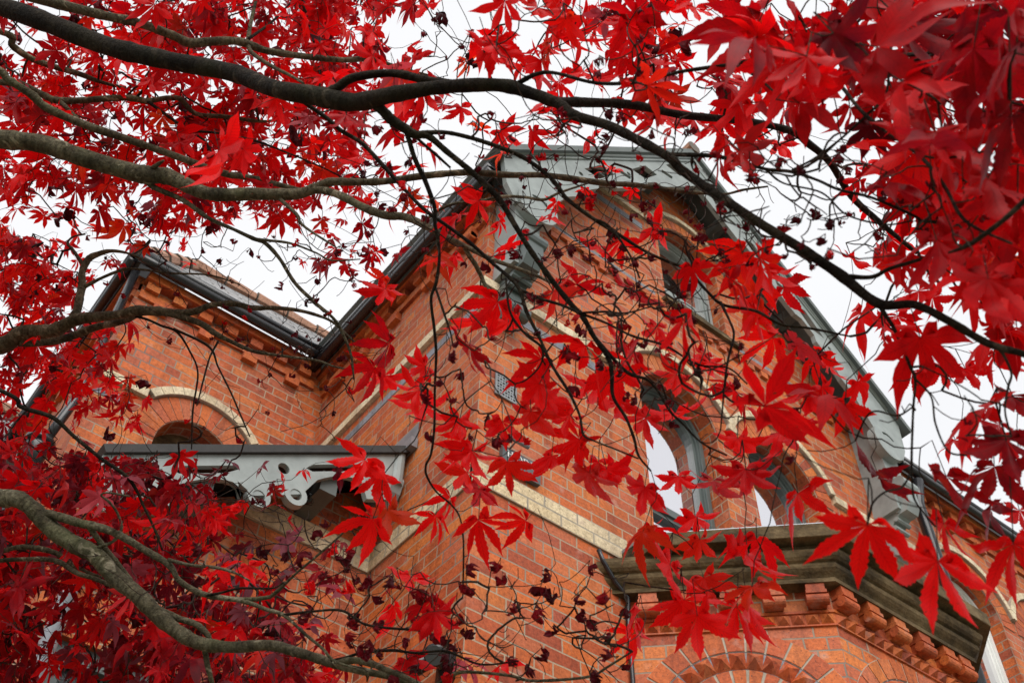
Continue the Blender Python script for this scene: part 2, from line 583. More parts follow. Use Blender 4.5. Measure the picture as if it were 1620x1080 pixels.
WIN = [("w1", 1.62, .35, 4.75, 6.80), ("w2", 2.62, .35, 4.75, 6.80), ("g", 1.98, .33, 8.02, 8.85), ("r1", 4.72, .34, 4.6, 6.69), ("r2", 5.75, .34, 4.6, 6.69)]
holes = [arch_hole(cx - hw, cx + hw, zb, zs) for _, cx, hw, zb, zs in WIN]
b = MB()
b.prism(FRONT, [(0, 0), (7.6, 0), (7.6, 7.72), (3.92, 7.72), (XG, 9.98), (0, 8.03)], holes, -.22, 0., 0, back=False)
b.build("front_wall", [M_BRICK], house)
b = MB()
b.prism(LEFT, [(-7.0, 0), (-.2202, 0), (-.2202, 7.80), (-7.0, 7.80)], (), -.22, 0., 0, back=False)
b.build("side_wall", [M_BRICK], house)
b = MB()
b.prism(WING, [(-1.56, 0), (0, 0), (0, 7.84), (-1.56, 7.84)], [arch_hole(-1.09, -.55, 5.2, 6.53)], -.22, 0., 0, back=False)
b.build("wing_front_wall", [M_BRICK], house)
b = MB()
b.prism(WINGL, [(-4.0, 0), (-.2202, 0), (-.2202, 7.84), (-4.0, 7.84)], (), -.22, 0., 0, back=False)
b.build("wing_side_wall", [M_BRICK], house)
b = MB()
ph = lambda x: 5.90 + .6 * x
b.prism(PORCH, [(-1.56, 0), (0, 0), (0, ph(0)), (-1.56, ph(-1.56))], [[(-1.42, 3.2), (-.92, 3.2), (-.92, 4.30), (-1.42, 4.30)]], -.2, 0., 0, back=False)
b.build("porch_front_wall", [M_BRICK], house)
b = MB()
b.prism(PORCHL, [(-1.13, 0), (-.2002, 0), (-.2002, ph(-1.56)), (-1.13, ph(-1.56))], (), -.2, 0., 0, back=False)
b.build("porch_side_wall", [M_BRICK], house)

# string courses -------------------------------------------------------------


def band(name, fr, a0, a1, z0, z1, c=.012, m=M_CREAM):
    q = MB()
    q.box(fr, a0, a1, z0, z1, -.02, c)
    return q.build(name, [m], house)


band("cream_band", FRONT, -.012, 1.03, 5.30, 5.45)
band("cream_band", LEFT, -.97, -.0005, 5.30, 5.45)
band("cream_band", PORCH, -.80, -.013, 5.30, 5.448, .014)
HS = [(1.62, .54), (2.62, .54)]


def strip(fr, xs, z0, z1, c, m, name):
    for x0, x1 in xs:
        q = MB()
        q.box(fr, x0, x1, z0, z1, -.02, c)
        q.build(name, [m], house)


def gaps(a0, a1, cuts):
    o_, x = [], a0
    for cx, hw in cuts:
        if cx - hw > x:
            o_.append((x, cx - hw))
        x = max(x, cx + hw)
    if x < a1:
        o_.append((x, a1))
    return o_


strip(FRONT, gaps(-.03, 4.18, HS) , 6.885, 6.955, .030, M_CREAMS, "moulded_string_course")
strip(FRONT, gaps(4.26, 7.6, [(4.72, .53), (5.75, .53)]), 6.75, 6.82, .030, M_CREAMS, "moulded_string_course")
strip(LEFT, [(-2.1, -.0005)], 6.885, 6.953, .030, M_CREAMS, "moulded_string_course")
strip(WING, gaps(-1.56, -.031, [(-.82, .41)]), 6.80, 6.868, .030, M_CREAMS, "moulded_string_course")
strip(FRONT, gaps(-.004, 4.18, [(1.62, .56), (2.62, .56)]), 6.735, 6.808, .004, M_BLUE, "blue_brick_course")
strip(LEFT, [(-2.1, -.001)], 6.735, 6.806, .004, M_BLUE, "blue_brick_course")
strip(WING, gaps(-1.56, -.006, [(-.82, .49)]), 6.66, 6.732, .004, M_BLUE, "blue_brick_course")
strip(FRONT, gaps(.55, 3.45, [(1.98, .46)]), 8.985, 9.035, .028, M_CREAMS, "moulded_string_course") if False else None
strip(FRONT, gaps(.96, 2.94, [(1.98, .49)]), 8.985, 9.04, .028, M_CREAMS, "moulded_string_course")
strip(FRONT, gaps(.86, 3.02, [(1.98, .50)]), 8.835, 8.908, .004, M_BLUE, "blue_brick_course")
strip(FRONT, gaps(.02, 3.85, [(1.98, .45)]), 7.985, 8.058, .006, M_BLUE, "blue_brick_course")
# dentil course below it
q = MB()
q.box(FRONT, .02, 3.85, 7.93, 7.983, -.01, .028)
x = .06
while x < 3.8:
    q.box(FRONT, x, x + .075, 7.868, 7.929, -.01, .026)
    x += .15
q.build("dentil_course", [M_VOUS], house)


# arched windows ---------------------------------------------------------------
def ring_hood(name, fr, cx, zs, r0, r1, r2, zclip, nv):
    q = MB()
    voussoirs(q, fr, cx, zs, r0 + .002, r1, 0, 180, nv, -.03, .007)
    q.build("brick_arch", [M_VOUS, M_MORTAR], house)
    q = MB()
    a0 = math.degrees(math.asin(max(0., zclip - zs) / r2))
    n = max(8, int(math.radians(180 - 2 * a0) * r2 / .085))
    voussoirs(q, fr, cx, zs, r1 + .001, r2, a0, 180 - a0, n, -.03, .034, gap=.005)
    q.build("hood_mould", [M_CREAMS, M_MORTAR], house)


ring_hood("", FRONT, 1.62, 6.80, .35, .515, .575, 6.955, 21)
ring_hood("", FRONT, 2.62, 6.80, .35, .515, .575, 6.955, 21)
ring_hood("", FRONT, 1.98, 8.85, .33, .45, .505, 9.0, 19)
ring_hood("", FRONT, 4.72, 6.69, .34, .50, .56, 6.82, 20)
ring_hood("", FRONT, 5.75, 6.69, .34, .50, .56, 6.82, 20)
ring_hood("", WING, -.82, 6.53, .27, .465, .535, 6.868, 17)


def window(fr, cx, hw, zb, zs, frame_m, rail=None, deep=.17):
    """timber sash in an arched opening: outer frame, sash, meeting rail, pane"""
    e = hw - .004
    fm = MB()
    for k, (inset, wdt, c0, c1) in enumerate(((0., .030, -deep - .04, -deep + .040), (.030, .012, -deep - .04, -deep + .022), (.042, .024, -deep - .04, -deep + .005))):
        e1, e2 = e - inset, e - inset - wdt
        o1 = [(cx - e1, zb + inset), (cx + e1, zb + inset)] + arc(cx, zs, e1, 0, 180, 18)
        o2 = [(cx - e2, zb + inset + wdt), (cx + e2, zb + inset + wdt)] + arc(cx, zs, e2, 0, 180, 18)
        fm.prism(fr, o1, [o2], c0, c1, 0)
    f_ = fm.build("window", [frame_m], house)
    if rail:
        r_ = MB()
        r_.box(fr, cx - e + .066, cx + e - .066, rail, rail + .055, -deep - .035, -deep + .028)
        r_.box(fr, cx - e + .066, cx + e - .066, rail - .03, rail - .001, -deep - .035, -deep + .012)
        r_.build("meeting_rail", [frame_m], f_)
    e3 = e - .058
    pn = MB()
    pn.prism(fr, [(cx - e3, zb + .058), (cx + e3, zb + .058)] + arc(cx, zs, e3, 0, 180, 18), (), -deep - .03, -deep - .022, 0)
    pn.build("pane", [M_GLASS], f_)
    return f_


window(FRONT, 1.62, .35, 5.40, 6.80, M_DKGREY, 6.02)
window(FRONT, 2.62, .35, 5.40, 6.80, M_DKGREY, 6.02)
window(FRONT, 1.98, .33, 8.06, 8.85, M_GREY, 8.40, .15)
window(FRONT, 4.72, .34, 4.66, 6.69, M_WHITE, 5.85, .15)
window(FRONT, 5.75, .34, 4.66, 6.69, M_WHITE, 5.85, .15)
# white sash inside the gable window
q = MB()
q.box(FRONT, 1.70, 2.26, 8.02, 8.055, -.2, .05)
q.box(FRONT, 1.58, 2.38, 7.984, 8.018, -.1, .062)
q.build("window_sill", [M_STONE], house)
# blind niche of the wing window: stone lined, seen from below
q = MB()
q.box(WING, -1.09, -.55, 5.2, 6.86, -.2205, -.16)
q.build("niche_back", [M_STONE], house)
# leaded porch window
q = MB()
q.prism(PORCH, [(-1.42, 3.2), (-.92, 3.2), (-.92, 4.30), (-1.42, 4.30)], [[(-1.36, 3.26), (-.98, 3.26), (-.98, 4.22), (-1.36, 4.22)]], -.12, -.04, 0)
pw = q.build("porch_window", [M_DKGREY], house)
q = MB()
q.box(PORCH, -1.36, -.98, 3.26, 4.22, -.10, -.095)
q.build("pane", [M_GLASSD], pw)
q = MB()
for i in range(1, 4):
    q.box(PORCH, -1.36 + .095 * i - .005, -1.36 + .095 * i + .005, 3.26, 4.22, -.094, -.084)
for i in range(1, 8):
    q.box(PORCH, -1.36, -.98, 3.26 + .12 * i - .005, 3.26 + .12 * i + .005, -.083, -.075)
q.build("glazing_bars", [M_DKGREY], pw)


# eaves: corbelled brick courses, gutter ----------------------------------------
def eave(fr, a0, a1, z, corb, name="eave_corbels"):
    q = MB()
    q.box(fr, a0, a1, z - .225, z - .152, -.02, .025)
    q.box(fr, a0, a1, z - .075, z - .002, -.02, .085)
    x_ = a0 + .02
    while x_ < a1 - .05:
        q.box(fr, x_, x_ + .10, z - .15, z - .077, -.02, .058)
        x_ += .21
    x_ = a0 + .12
    while x_ < a1 - .1:
        q.box(fr, x_, x_ + .11, z - .30, z - .227, -.02, .045)
        x_ += corb
    return q.build(name, [M_VOUS], house)


def gutter(pts, r=.037):
    q = MB()
    P = [np.array(v_, float) for v_ in pts]
    q.tube([P[0] + (P[1] - P[0]) * s_ for s_ in np.linspace(0, 1, 12)], r, 12)
    q.tube([P[0] + np.array([0, 0, .045]), P[1] + np.array([0, 0, .045])], r * 1.18, 12)
    return q.build("gutter", [M_BLACK], house, True)


eave(LEFT, -2.1, -.02, 7.84, .42)
eave(WING, -1.54, -.1, 7.86, .36)
eave(FRONT, 4.1, 7.6, 7.72, .42)
eave(WINGL, -3.9, -.005, 7.86, .36)
gutter([(-1.69, 2.0, 7.86), (-1.69, 5.9, 7.86)], .035)
gutter([(-.155, 2.05, 7.80), (-.155, -.22, 7.80)])
gutter([(-1.66, 1.955, 7.86), (-.10, 1.955, 7.86)])
gutter([(4.05, -.15, 7.70), (7.7, -.15, 7.70)])
# big corbel blocks under the eave of the side wall
for y_ in (.12, 1.75):
    q = MB()
    q.box(LEFT, -y_ - .16, -y_, 7.53, 7.63, -.02, .06)
    q.tube([LEFT(-y_ - .16, 7.545, .04), LEFT(-y_, 7.545, .04)], .032, 10)
    q.build("corbel_block", [M_VOUS], house)


# roofs ---------------------------------------------------------------------------
def slab(name, quad, th, mats, parent=house):
    q_ = MB()
    P = [np.array(v_, float) for v_ in quad]
    nn = np.cross(P[1] - P[0], P[2] - P[0])
    nn /= np.linalg.norm(nn)
    if nn[2] < 0:
        P = P[::-1]
        nn = -nn
    B = [v_ - nn * th for v_ in P]
    q_.face(P, 0)
    q_.face(B[::-1], 1)
    for i in range(len(P)):
        j = (i + 1) % len(P)
        q_.face([B[i], B[j], P[j], P[i]], 1)
    return q_.build(name, mats, parent)


zr = lambda x_: ZR + .045 - abs(x_ - XG) * 1.02
slab("roof", [(XG, -.31, zr(XG)), (XG, 7.5, zr(XG)), (-.19, 7.5, zr(-.19)), (-.19, -.31, zr(-.19))], .05, [M_SLATE, M_SOFFIT])
slab("roof", [(XG, -.31, zr(XG)), (4.10, -.31, zr(4.10)), (4.10, 7.5, zr(4.10)), (XG, 7.5, zr(XG))], .05, [M_SLATE, M_SOFFIT])
q = MB()
q.tube([(XG, -.32, zr(XG) + .02), (XG, 7.4, zr(XG) + .02)], .07, 8)
q.build("ridge_tiles", [M_CLAY], house)
slab("roof", [(4.10, -.17, 7.76), (7.7, -.17, 7.76), (7.7, 2.4, 10.2), (4.10, 2.4, 10.2)], .05, [M_SLATE, M_SOFFIT])
# wing roof, hipped at its end
slab("wing_roof", [(-1.68, 1.97, 7.90), (.6, 1.97, 7.90), (.6, 2.75, 9.06), (-1.12, 2.75, 9.0)], .04, [M_SLATE, M_SOFFIT])
slab("wing_roof", [(-1.66, 1.97, 7.90), (-1.12, 2.75, 9.0), (-1.12, 5.5, 9.0), (-1.66, 6.0, 7.90)], .04, [M_SLATE, M_SOFFIT])
q = MB()
for i in range(6):                                     # overlapping clay ridge tiles, stepped on the skyline
    x0 = -1.14 + i * .30
    z_ = 9.02 + .006 * i
    q.tube([(x0, 2.76, z_), (x0 + .29, 2.76, z_ + .012)], [.085, .065], 8)
for i in range(5):
    s0 = np.array([-1.68, 1.97, 7.92]) + (np.array([-1.12, 2.75, 9.02]) - np.array([-1.68, 1.97, 7.92])) * i / 5
    s1 = np.array([-1.68, 1.97, 7.92]) + (np.array([-1.12, 2.75, 9.02]) - np.array([-1.68, 1.97, 7.92])) * (i + .95) / 5
    q.tube([s0, s1], [.07, .055], 8)
q.build("ridge_tiles", [M_CLAY], house)
# lower range behind, its ridge just showing past the wing
slab("rear_roof", [(-9, 3.9, 7.3), (-1.6, 3.9, 7.3), (-1.6, 5.0, 8.6), (-9, 5.0, 8.6)], .05, [M_SLATE, M_SOFFIT])
q = MB()
for i in range(24):
    q.tube([(-1.62 - i * .3, 5.0, 8.63), (-1.62 - i * .3 - .29, 5.0, 8.645)], [.09, .075], 8)
q.build("ridge_tiles", [M_CLAY], house)
q = MB()
q.box(Fr((0, 4.05, 0), (1, 0, 0)), -9, -1.57, 0, 7.3, -.2, 0)
q.build("rear_wall", [M_BRICK], house)

# bargeboards ----------------------------------------------------------------------
BB = Fr((0, -.22, 0), (1, 0, 0))                    # face 0..0.04 in front of y = -.22


def mirror(poly, s_):
    return [(XG + s_ * (x_ - XG), z_) for x_, z_ in poly]


def rake(t_, d):
    """t: x of the point on the outer edge; d: drop at right angles to the rake (left-hand rake)"""
    return (t_ + d * S2, ZR - (XG - t_) - d * S2)


for s_ in (1, -1):
    low = []
    top = [(-.10, ZR - XG - .10), (XG, ZR)]
    edge = [rake(XG, .0)]
    # lower edge from the apex down to the foot, with small ogee steps
    lowp = [(XG, ZR - .50)]
    for t_, d in ((1.50, .36), (1.25, .36), (1.21, .31), (1.10, .31), (1.06, .36), (.72, .36), (.68, .31), (.56, .31), (.52, .36), (.36, .38), (.26, .43), (.16, .43)):
        lowp.append(rake(t_, d))
    foot = [(.30, 7.66), (.02, 7.50), (-.06, 7.70)]
    poly = [(-.10, ZR - XG - .12)] + foot[::-1][:1] + [(.02, 7.55), (.24, 7.62)] + lowp[::-1] + [(XG, ZR)]
    hl = []
    for t_ in (.62, 1.13):                          # pierced lozenges, slits and eyelets
        hl.append([rake(t_ - .10, .17), rake(t_ + .10, .13), rake(t_ + .16, .23), rake(t_ - .02, .27)])
        hl.append([rake(t_ + .24, .20), rake(t_ + .27, .17), rake(t_ + .34, .25), rake(t_ + .31, .28)])
        hl.append(circle(*rake(t_ - .17, .22), .022, 10))
    hl.append([rake(1.50, .12), rake(1.58, .10), rake(1.66, .20), rake(1.58, .25)])
    m1 = [mirror(h, s_) for h in hl]
    q = MB()
    q.prism(BB, mirror(poly, s_), m1, 0., .04, 0)
    bb = q.build("bargeboard", [M_GREY], house)
    q = MB()                                        # bead along the outer edge, and a second one below
    for d, r_ in ((.035, .016), (.075, .010)):
        a_, b_ = mirror([rake(-.02, d), rake(XG - d * .3, d)], s_)
        q.tube([BB(a_[0], a_[1], .045), BB(b_[0], b_[1], .045)], r_, 8)
    q.build("edge_bead", [M_GREY], bb, True)
    cx, cz = mirror([(.19, 7.63)], s_)[0]           # roundel with a curved slot at the foot
    q = MB()
    slot = arc(cx, cz, .10, 35, 125, 8) + arc(cx, cz, .075, 125, 35, 8)
    q.prism(BB, circle(cx, cz, .165, 32), [slot], -.01, .062, 0)
    q.build("roundel", [M_GREY], bb)
    q = MB()                                        # boxed end behind the roundel
    x0, x1 = sorted(v_[0] for v_ in mirror([(.05, 0), (.25, 0)], s_))
    zt = ZR - XG + min(x0, 2 * XG - x1) - .02
    q.box(FRONT, x0, x1, 6.98, 7.98, .0005, .219)
    q.build("boxed_eave", [M_GREY], house)
    q = MB()                                        # scrolled console under the box
    prof = [(.02, 6.62), (.07, 6.60), (.12, 6.64), (.13, 6.72), (.10, 6.80), (.12, 6.90), (.19, 6.95), (.26, 6.95), (.30, 7.02), (.30, 7.16), (.26, 7.24),
            (.20, 7.26), (.20, 7.10), (.14, 7.04), (.06, 7.04), (.02, 6.97)]
    cxm = (x0 + x1) / 2
    SIDE = Fr((cxm + .065, 0, 0), (0, -1, 0))
    q.prism(SIDE, prof, (), 0., .13, 0)
    for yy, zz, rr in ((-.27, 7.20, .055), (-.115, 6.66, .045), (-.20, 7.30, .04)):
        q.tube([(cxm - .085, yy, zz), (cxm + .085, yy, zz)], rr, 14)
    for k in range(4):
        yk = -.06 - .045 * k
        q.tube([(cxm - .075 + .0, -.13 - .03 * k, 6.86 + .06 * k), (cxm + .075, -.13 - .03 * k, 6.86 + .06 * k)], .020, 8)
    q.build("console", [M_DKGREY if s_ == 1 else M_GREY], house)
    # soffit between board and wall
    a_, b_ = mirror([rake(-.05, .07), rake(XG - .05, .07)], s_)
    c_, d_ = mirror([rake(-.05, .10), rake(XG - .05, .10)], s_)
    q = MB()
    quad = [a_, b_, d_, c_]
    q.prism(Fr((0, 0, 0), (1, 0, 0)), quad, (), .001, .219, 0)
    q.build("soffit", [M_SOFFIT], house)
    # purlin ends
    for t_ in (.75, 1.45):
        q = MB()
        (px, pz), = mirror([rake(t_, .16)], s_)
        q.box(FRONT, px - .045, px + .045, pz - .05, pz + .05, .001, .218)
        q.build("purlin_end", [M_SOFFIT], house)

# lean-to porch roof and its pierced bargeboard ---------------------------------------
pz = lambda x_: 6.03 + .6 * x_
slab("porch_roof", [(-.001, .64, pz(0)), (-.001, 2.1, pz(0)), (-1.62, 2.1, pz(-1.62)), (-1.62, .64, pz(-1.62))], .045, [M_SLATE, M_EDGE])
PB = Fr((0, .70, 0), (1, 0, 0))
lowp = []
hl = []
pd = lambda x_, d: (x_, pz(x_) - .05 - d)
for cxx in (-.735, -1.40):
    lowp += [pd(cxx + .50, .33), pd(cxx + .46, .22)] + [pd(cxx + .46 - .30 * k / 8, .20 - .04 * math.sin(math.pi * k / 8)) for k in range(1, 8)] + [pd(cxx + .15, .25)]
    lowp += [pd(cxx + .13, .28), pd(cxx + .02, .28), pd(cxx, .24), pd(cxx - .02, .28), pd(cxx - .13, .28), pd(cxx - .15, .25), pd(cxx - .22, .18)]
    hl.append([pd(cxx + .42, .075), pd(cxx + .44, .10), pd(cxx + .38, .125), pd(cxx + .16, .125), pd(cxx + .12, .10), pd(cxx + .16, .075)])
    hl.append(circle(*pd(cxx, .10), .034, 14))
lowp = [q_ for q_ in lowp if q_[0] > -1.59]
lowp += [pd(-1.60, .18)]
poly = [pd(-.10, .34)] + lowp[:] + [pd(-1.60, 0.), pd(-.10, 0.)]
q = MB()
q.prism(PB, poly[::-1], hl, 0., .035, 0)
pbb = q.build("porch_bargeboard", [M_GREY], house)
for cxx in (-.735, -1.40):
    for dx in (.095, -.095):
        q = MB()
        cx, cz = pd(cxx + dx, .285)
        q.prism(PB, circle(cx, cz, .065, 22), [circle(cx, cz, .034, 16)], -.004, .040, 0)
        q.build("ring_scroll", [M_GREY], pbb)
q = MB()
q.tube([PB(-.06, pz(-.06) - .02, .0), PB(-.06, pz(0) - .30, .0)], .045, 12)
q.prism(Fr((-.105, .70, 0), (0, -1, 0)), [(-.20, 5.80), (-.20, 5.60), (-.15, 5.565), (-.07, 5.60), (.0, 5.68), (.03, 5.76), (.0, 5.82)], (), -.09, 0., 0)
q.build("porch_console", [M_GREY], house)
q = MB()
q.face([(-.004, .60, pz(0) - .03), (-.004, .60, pz(0) + .16), (-.004, 2.08, pz(0) + .16), (-.004, 2.08, pz(0) - .03)][::-1], 0)
q.box(Fr((0, .60, 0), (1, 0, 0)), -.05, -.005, pz(0) - .06, pz(0) + .012, -1.4, .012)
q.build("lead_flashing", [M_LEAD], house)
# purlin ends below the porch roof
for px in (-.45, -1.1):
    q = MB()
    q.box(PORCH, px - .05, px + .05, pz(px) - .30, pz(px) - .17, .001, .268)
    q.build("purlin_end", [M_SOFFIT], house)

# rainwater pipes -------------------------------------------------------------------------
q = MB()
q.tube([(4.22, -.09, 0), (4.22, -.09, 7.4), (4.22, -.15, 7.62)], .045, 12)
for zz in (2.0, 4.0, 6.1):
    q.tube([(4.22, -.09, zz), (4.22, -.09, zz + .06)], .06, 12)
q.build("downpipe", [M_BLACK], house, True)
q = MB()
q.tube([(-1.72, 2.02, 0), (-1.72, 2.02, 5.8)], .04, 12)
q.tube([(-1.72, 2.02, 5.78), (-1.72, 2.02, 5.98), (-1.72, 2.02, 6.02)], [.045, .075, .08], 14)
q.tube([(-1.72, 2.02, 6.02), (-1.72, 2.02, 6.05)], [.09, .09], 14)
q.tube([(-1.70, 2.02, 6.03), (-1.66, 2.0, 6.3), (-1.63, 2.03, 6.5), (-1.63, 2.03, 7.8)], .03, 10)
q.build("downpipe", [M_BLACK], house, True)
q = MB()
q.tube([(-1.47, .91, 0), (-1.47, .91, 4.8)], .04, 12)
q.build("downpipe", [M_LEAD], house, True)

# bay window ---------------------------------------------------------------------------------
bayo = bpy.data.objects.new("bay_window", None)
COL.objects.link(bayo)
bayo.parent = house
bayo.location = (0, 0, 0)
LC, LF = 1.02 * 0 + .72 / S2, 1.08
AZ = 4.27
q = MB()
ah = lambda cx, r: [(cx - r, 2.6), (cx + r, 2.6)] + arc(cx, AZ, r, 0, 180, 16)
q.prism(CANT, [(0, 0), (LC, 0), (LC, 5.06), (0, 5.06)], [ah(LC / 2, .145)], -.2, 0., 0, back=False, sides=True)
q.prism(BAYF, [(0, 0), (LF, 0), (LF, 5.06), (0, 5.06)], [ah(LF / 2, .145)], -.2, 0., 0, back=False)
q.prism(BAYR, [(0, 0), (LC, 0), (LC, 5.06), (0, 5.06)], (), -.2, 0., 0, back=False)
q.build("bay_wall", [M_BRICK], bayo)
for fr, L in ((CANT, LC), (BAYF, LF)):
    q = MB()
    voussoirs(q, fr, L / 2, AZ, .445, .555, 12, 168, 13, -.02, .008, gap=.012)
    voussoirs(q, fr, L / 2, AZ, .15, .345, 0, 180, 13, -.02, .008, gap=.012)
    q.build("brick_arch", [M_VOUS, M_MORTAR], bayo)
    q = MB()                                        # dog-tooth ring in a dark groove
    nd = 15
    for i in range(nd):
        a_ = math.radians(180 * (i + .5) / nd)
        cxx, czz = L / 2 + .393 * math.cos(a_), AZ + .393 * math.sin(a_)
        r_ = .047
        ca, sa = math.cos(a_), math.sin(a_)
        cs = [(cxx + r_ * (ca * p_ - sa * q_), czz + r_ * (sa * p_ + ca * q_)) for p_, q_ in ((-1, -.85), (1, -.85), (1, .85), (-1, .85))]
        apex = fr(cxx, czz, .045)
        for k in range(4):
            q.face([fr(*cs[k], .002), fr(*cs[(k + 1) % 4], .002), apex], 0, [(i * .225 + .1, .03), (i * .225 + .12, .03), (i * .225 + .11, .04)])
    q.build("dogtooth_ring", [M_VOUS], bayo)
    q = MB()
    q.prism(fr, arc(L / 2, AZ, .346, 0, 180, 24) + arc(L / 2, AZ, .444, 180, 0, 24), (), -.02, .0015, 0)
    q.build("dark_groove", [M_BLUE], bayo)


def bay_line(p_):
    """plan corners of the bay offset outward by p"""
    k = math.tan(math.radians(22.5))
    return [(1.02 - p_ / S2, 0.), (1.74 - p_ * k, -.72 - p_), (2.82 + p_ * k, -.72 - p_), (3.54 + p_ / S2, 0.)]


def bay_sweep(prof, name, m, parent):
    """profile (projection, z) swept round the three faces"""
    q_ = MB()
    for (p0, z0), (p1, z1) in zip(prof[:-1], prof[1:]):
        A, B = bay_line(p0), bay_line(p1)
        for i in range(3):
            q_.face([(*A[i], z0), (*A[i + 1], z0), (*B[i + 1], z1), (*B[i], z1)], 0)
    return q_.build(name, m, parent)


bay_sweep([(-.1, 4.835), (.012, 4.835), (.012, 4.843), (.004, 4.845), (.004, 4.908), (.014, 4.910), (.014, 4.925), (-.05, 4.925)], "plain_course", [M_VOUS], bayo)
q = MB()                                            # course of brick pyramids
for fr, L, n in ((CANT, LC, 14), (BAYF, LF, 15), (BAYR, LC, 14)):
    st = L / n
    for i in range(n):
        c_ = [(i * st + .004, 4.847), ((i + 1) * st - .004, 4.847), ((i + 1) * st - .004, 4.906), (i * st + .004, 4.906)]
        apx = fr((i + .5) * st, 4.876, .045)
        uu = rnd.randrange(30) * .225 + .1
        vv = rnd.randrange(30) * .075 + .03
        for k in range(4):
            q.face([fr(*c_[k], .0045), fr(*c_[(k + 1) % 4], .0045), apx], 0, [(uu, vv), (uu + .01, vv), (uu, vv + .01)])
q.build("pyramid_course", [M_VOUS], bayo)


def modillion(fr, a_):
    q_ = MB()
    q_.box(fr, a_ - .047, a_ + .047, 5.004, 5.0455, -.01, .072)
    q_.box(fr, a_ - .052, a_ + .052, 4.985, 5.003, -.01, .080)
    q_.tube([fr(a_ - .056, 4.955, .058), fr(a_ + .056, 4.955, .058)], .029, 14)
    q_.box(fr, a_ - .046, a_ + .046, 4.930, 4.984, -.01, .050)
    uu, vv = rnd.randrange(30) * .225 + .1, rnd.randrange(30) * .075 + .03
    q_.uv = [[(uu + .004 * j, vv + .004 * (j // 2)) for j in range(len(f_))] for f_ in q_.uv]
    return q_.build("modillion", [M_VOUS], bayo)


for a_ in (.10, .30, .515, .73, .945):
    modillion(CANT, a_)
for a_ in (.06, .265, .47, .675, .88, 1.02):
    modillion(BAYF, a_)
bay_sweep([(-.02, 5.046), (.080, 5.046), (.080, 5.070), (.074, 5.073), (.084, 5.084), (.100, 5.098), (.112, 5.112), (.116, 5.126), (.112, 5.134), (.112, 5.143),
           (.128, 5.150), (.142, 5.164), (.150, 5.182), (.152, 5.198), (.146, 5.206), (.132, 5.209), (.132, 5.235), (.08, 5.2355)], "stone_cornice", [M_STONE], bayo)
q = MB()                                            # square coping slab, its end cut back at the cream band
cop = [(.08, 5.2365), (.205, 5.2365), (.208, 5.24), (.208, 5.318), (.200, 5.325), (.14, 5.335), (-.30, 5.345)]


def cop_line(p_):
    L_ = bay_line(p_)
    y_ = min(-.001, -(.985 - L_[0][0]))
    x_ = max(.985, L_[0][0])
    return [(.985, 0.), (x_, y_)] + L_[1:]


for (p0, z0), (p1, z1) in zip(cop[:-1], cop[1:]):
    A, B = cop_line(p0), cop_line(p1)
    for i in range(4):
        q.face([(*A[i], z0), (*A[i + 1], z0), (*B[i + 1], z1), (*B[i], z1)], 0)
q.build("coping_slab", [M_STONE], bayo)
q = MB()
cop = [(-.02, 5.338), (.165, 5.338), (.165, 5.358), (-.02, 5.370), (-.74, 5.40)]
for (p0, z0), (p1, z1) in zip(cop[:-1], cop[1:]):
    A, B = cop_line(p0), cop_line(p1)
    for i in range(4):
        q.face([(*A[i], z0), (*A[i + 1], z0), (*B[i + 1], z1), (*B[i], z1)], 0)
q.build("lead_roof", [M_LEAD], bayo)
q = MB()                                            # black cable down the joint of bay and wall
q.tube([(.80, -.03, 5.26), (.83, -.03, 5.20), (.90, -.035, 5.10), (.985, -.035, 5.04), (.99, -.02, 4.9), (.995, -.02, 0)], .013, 8)
q.build("cable", [M_BLACK], bayo, True)

# cast iron air grille with a pierced pattern
q = MB()
hl = []
for i in range(7):
    for j in range(7):
        cx, cz = .118 + .019 * i, 6.030 + .022 * j
        r_ = .0062 if (i + j) % 2 else .0085
        k = 4 if (i + j) % 2 else 6
        hl.append([(cx + r_ * math.cos(2 * math.pi * s_ / k + i), cz + r_ * math.sin(2 * math.pi * s_ / k + i)) for s_ in range(k)])
q.prism(FRONT, [(.10, 6.01), (.25, 6.01), (.25, 6.185), (.10, 6.185)], hl, .004, .014, 0)
vg = q.build("air_grille", [M_IRON], house)
q = MB()
q.box(FRONT, .103, .247, 6.013, 6.182, -.01, .0035)
q.build("grille_back", [M_HOLE], vg)
q = MB()
q.box(PORCH, -.80, -.70, 4.86, 4.93, -.01, .004)
q.build("air_brick", [M_HOLE], house)

# ------------------------------------------------------------------ things fixed to the house
sign = empty("name_sign", (.27, 0, 5.48), "dark slate name sign with white capital letters above the cream band", "sign")
q = MB()
q.box(FRONT, .15, .405, 5.485, 5.625, .006, .034)
q.build("sign_panel", [M_PLATE], sign)


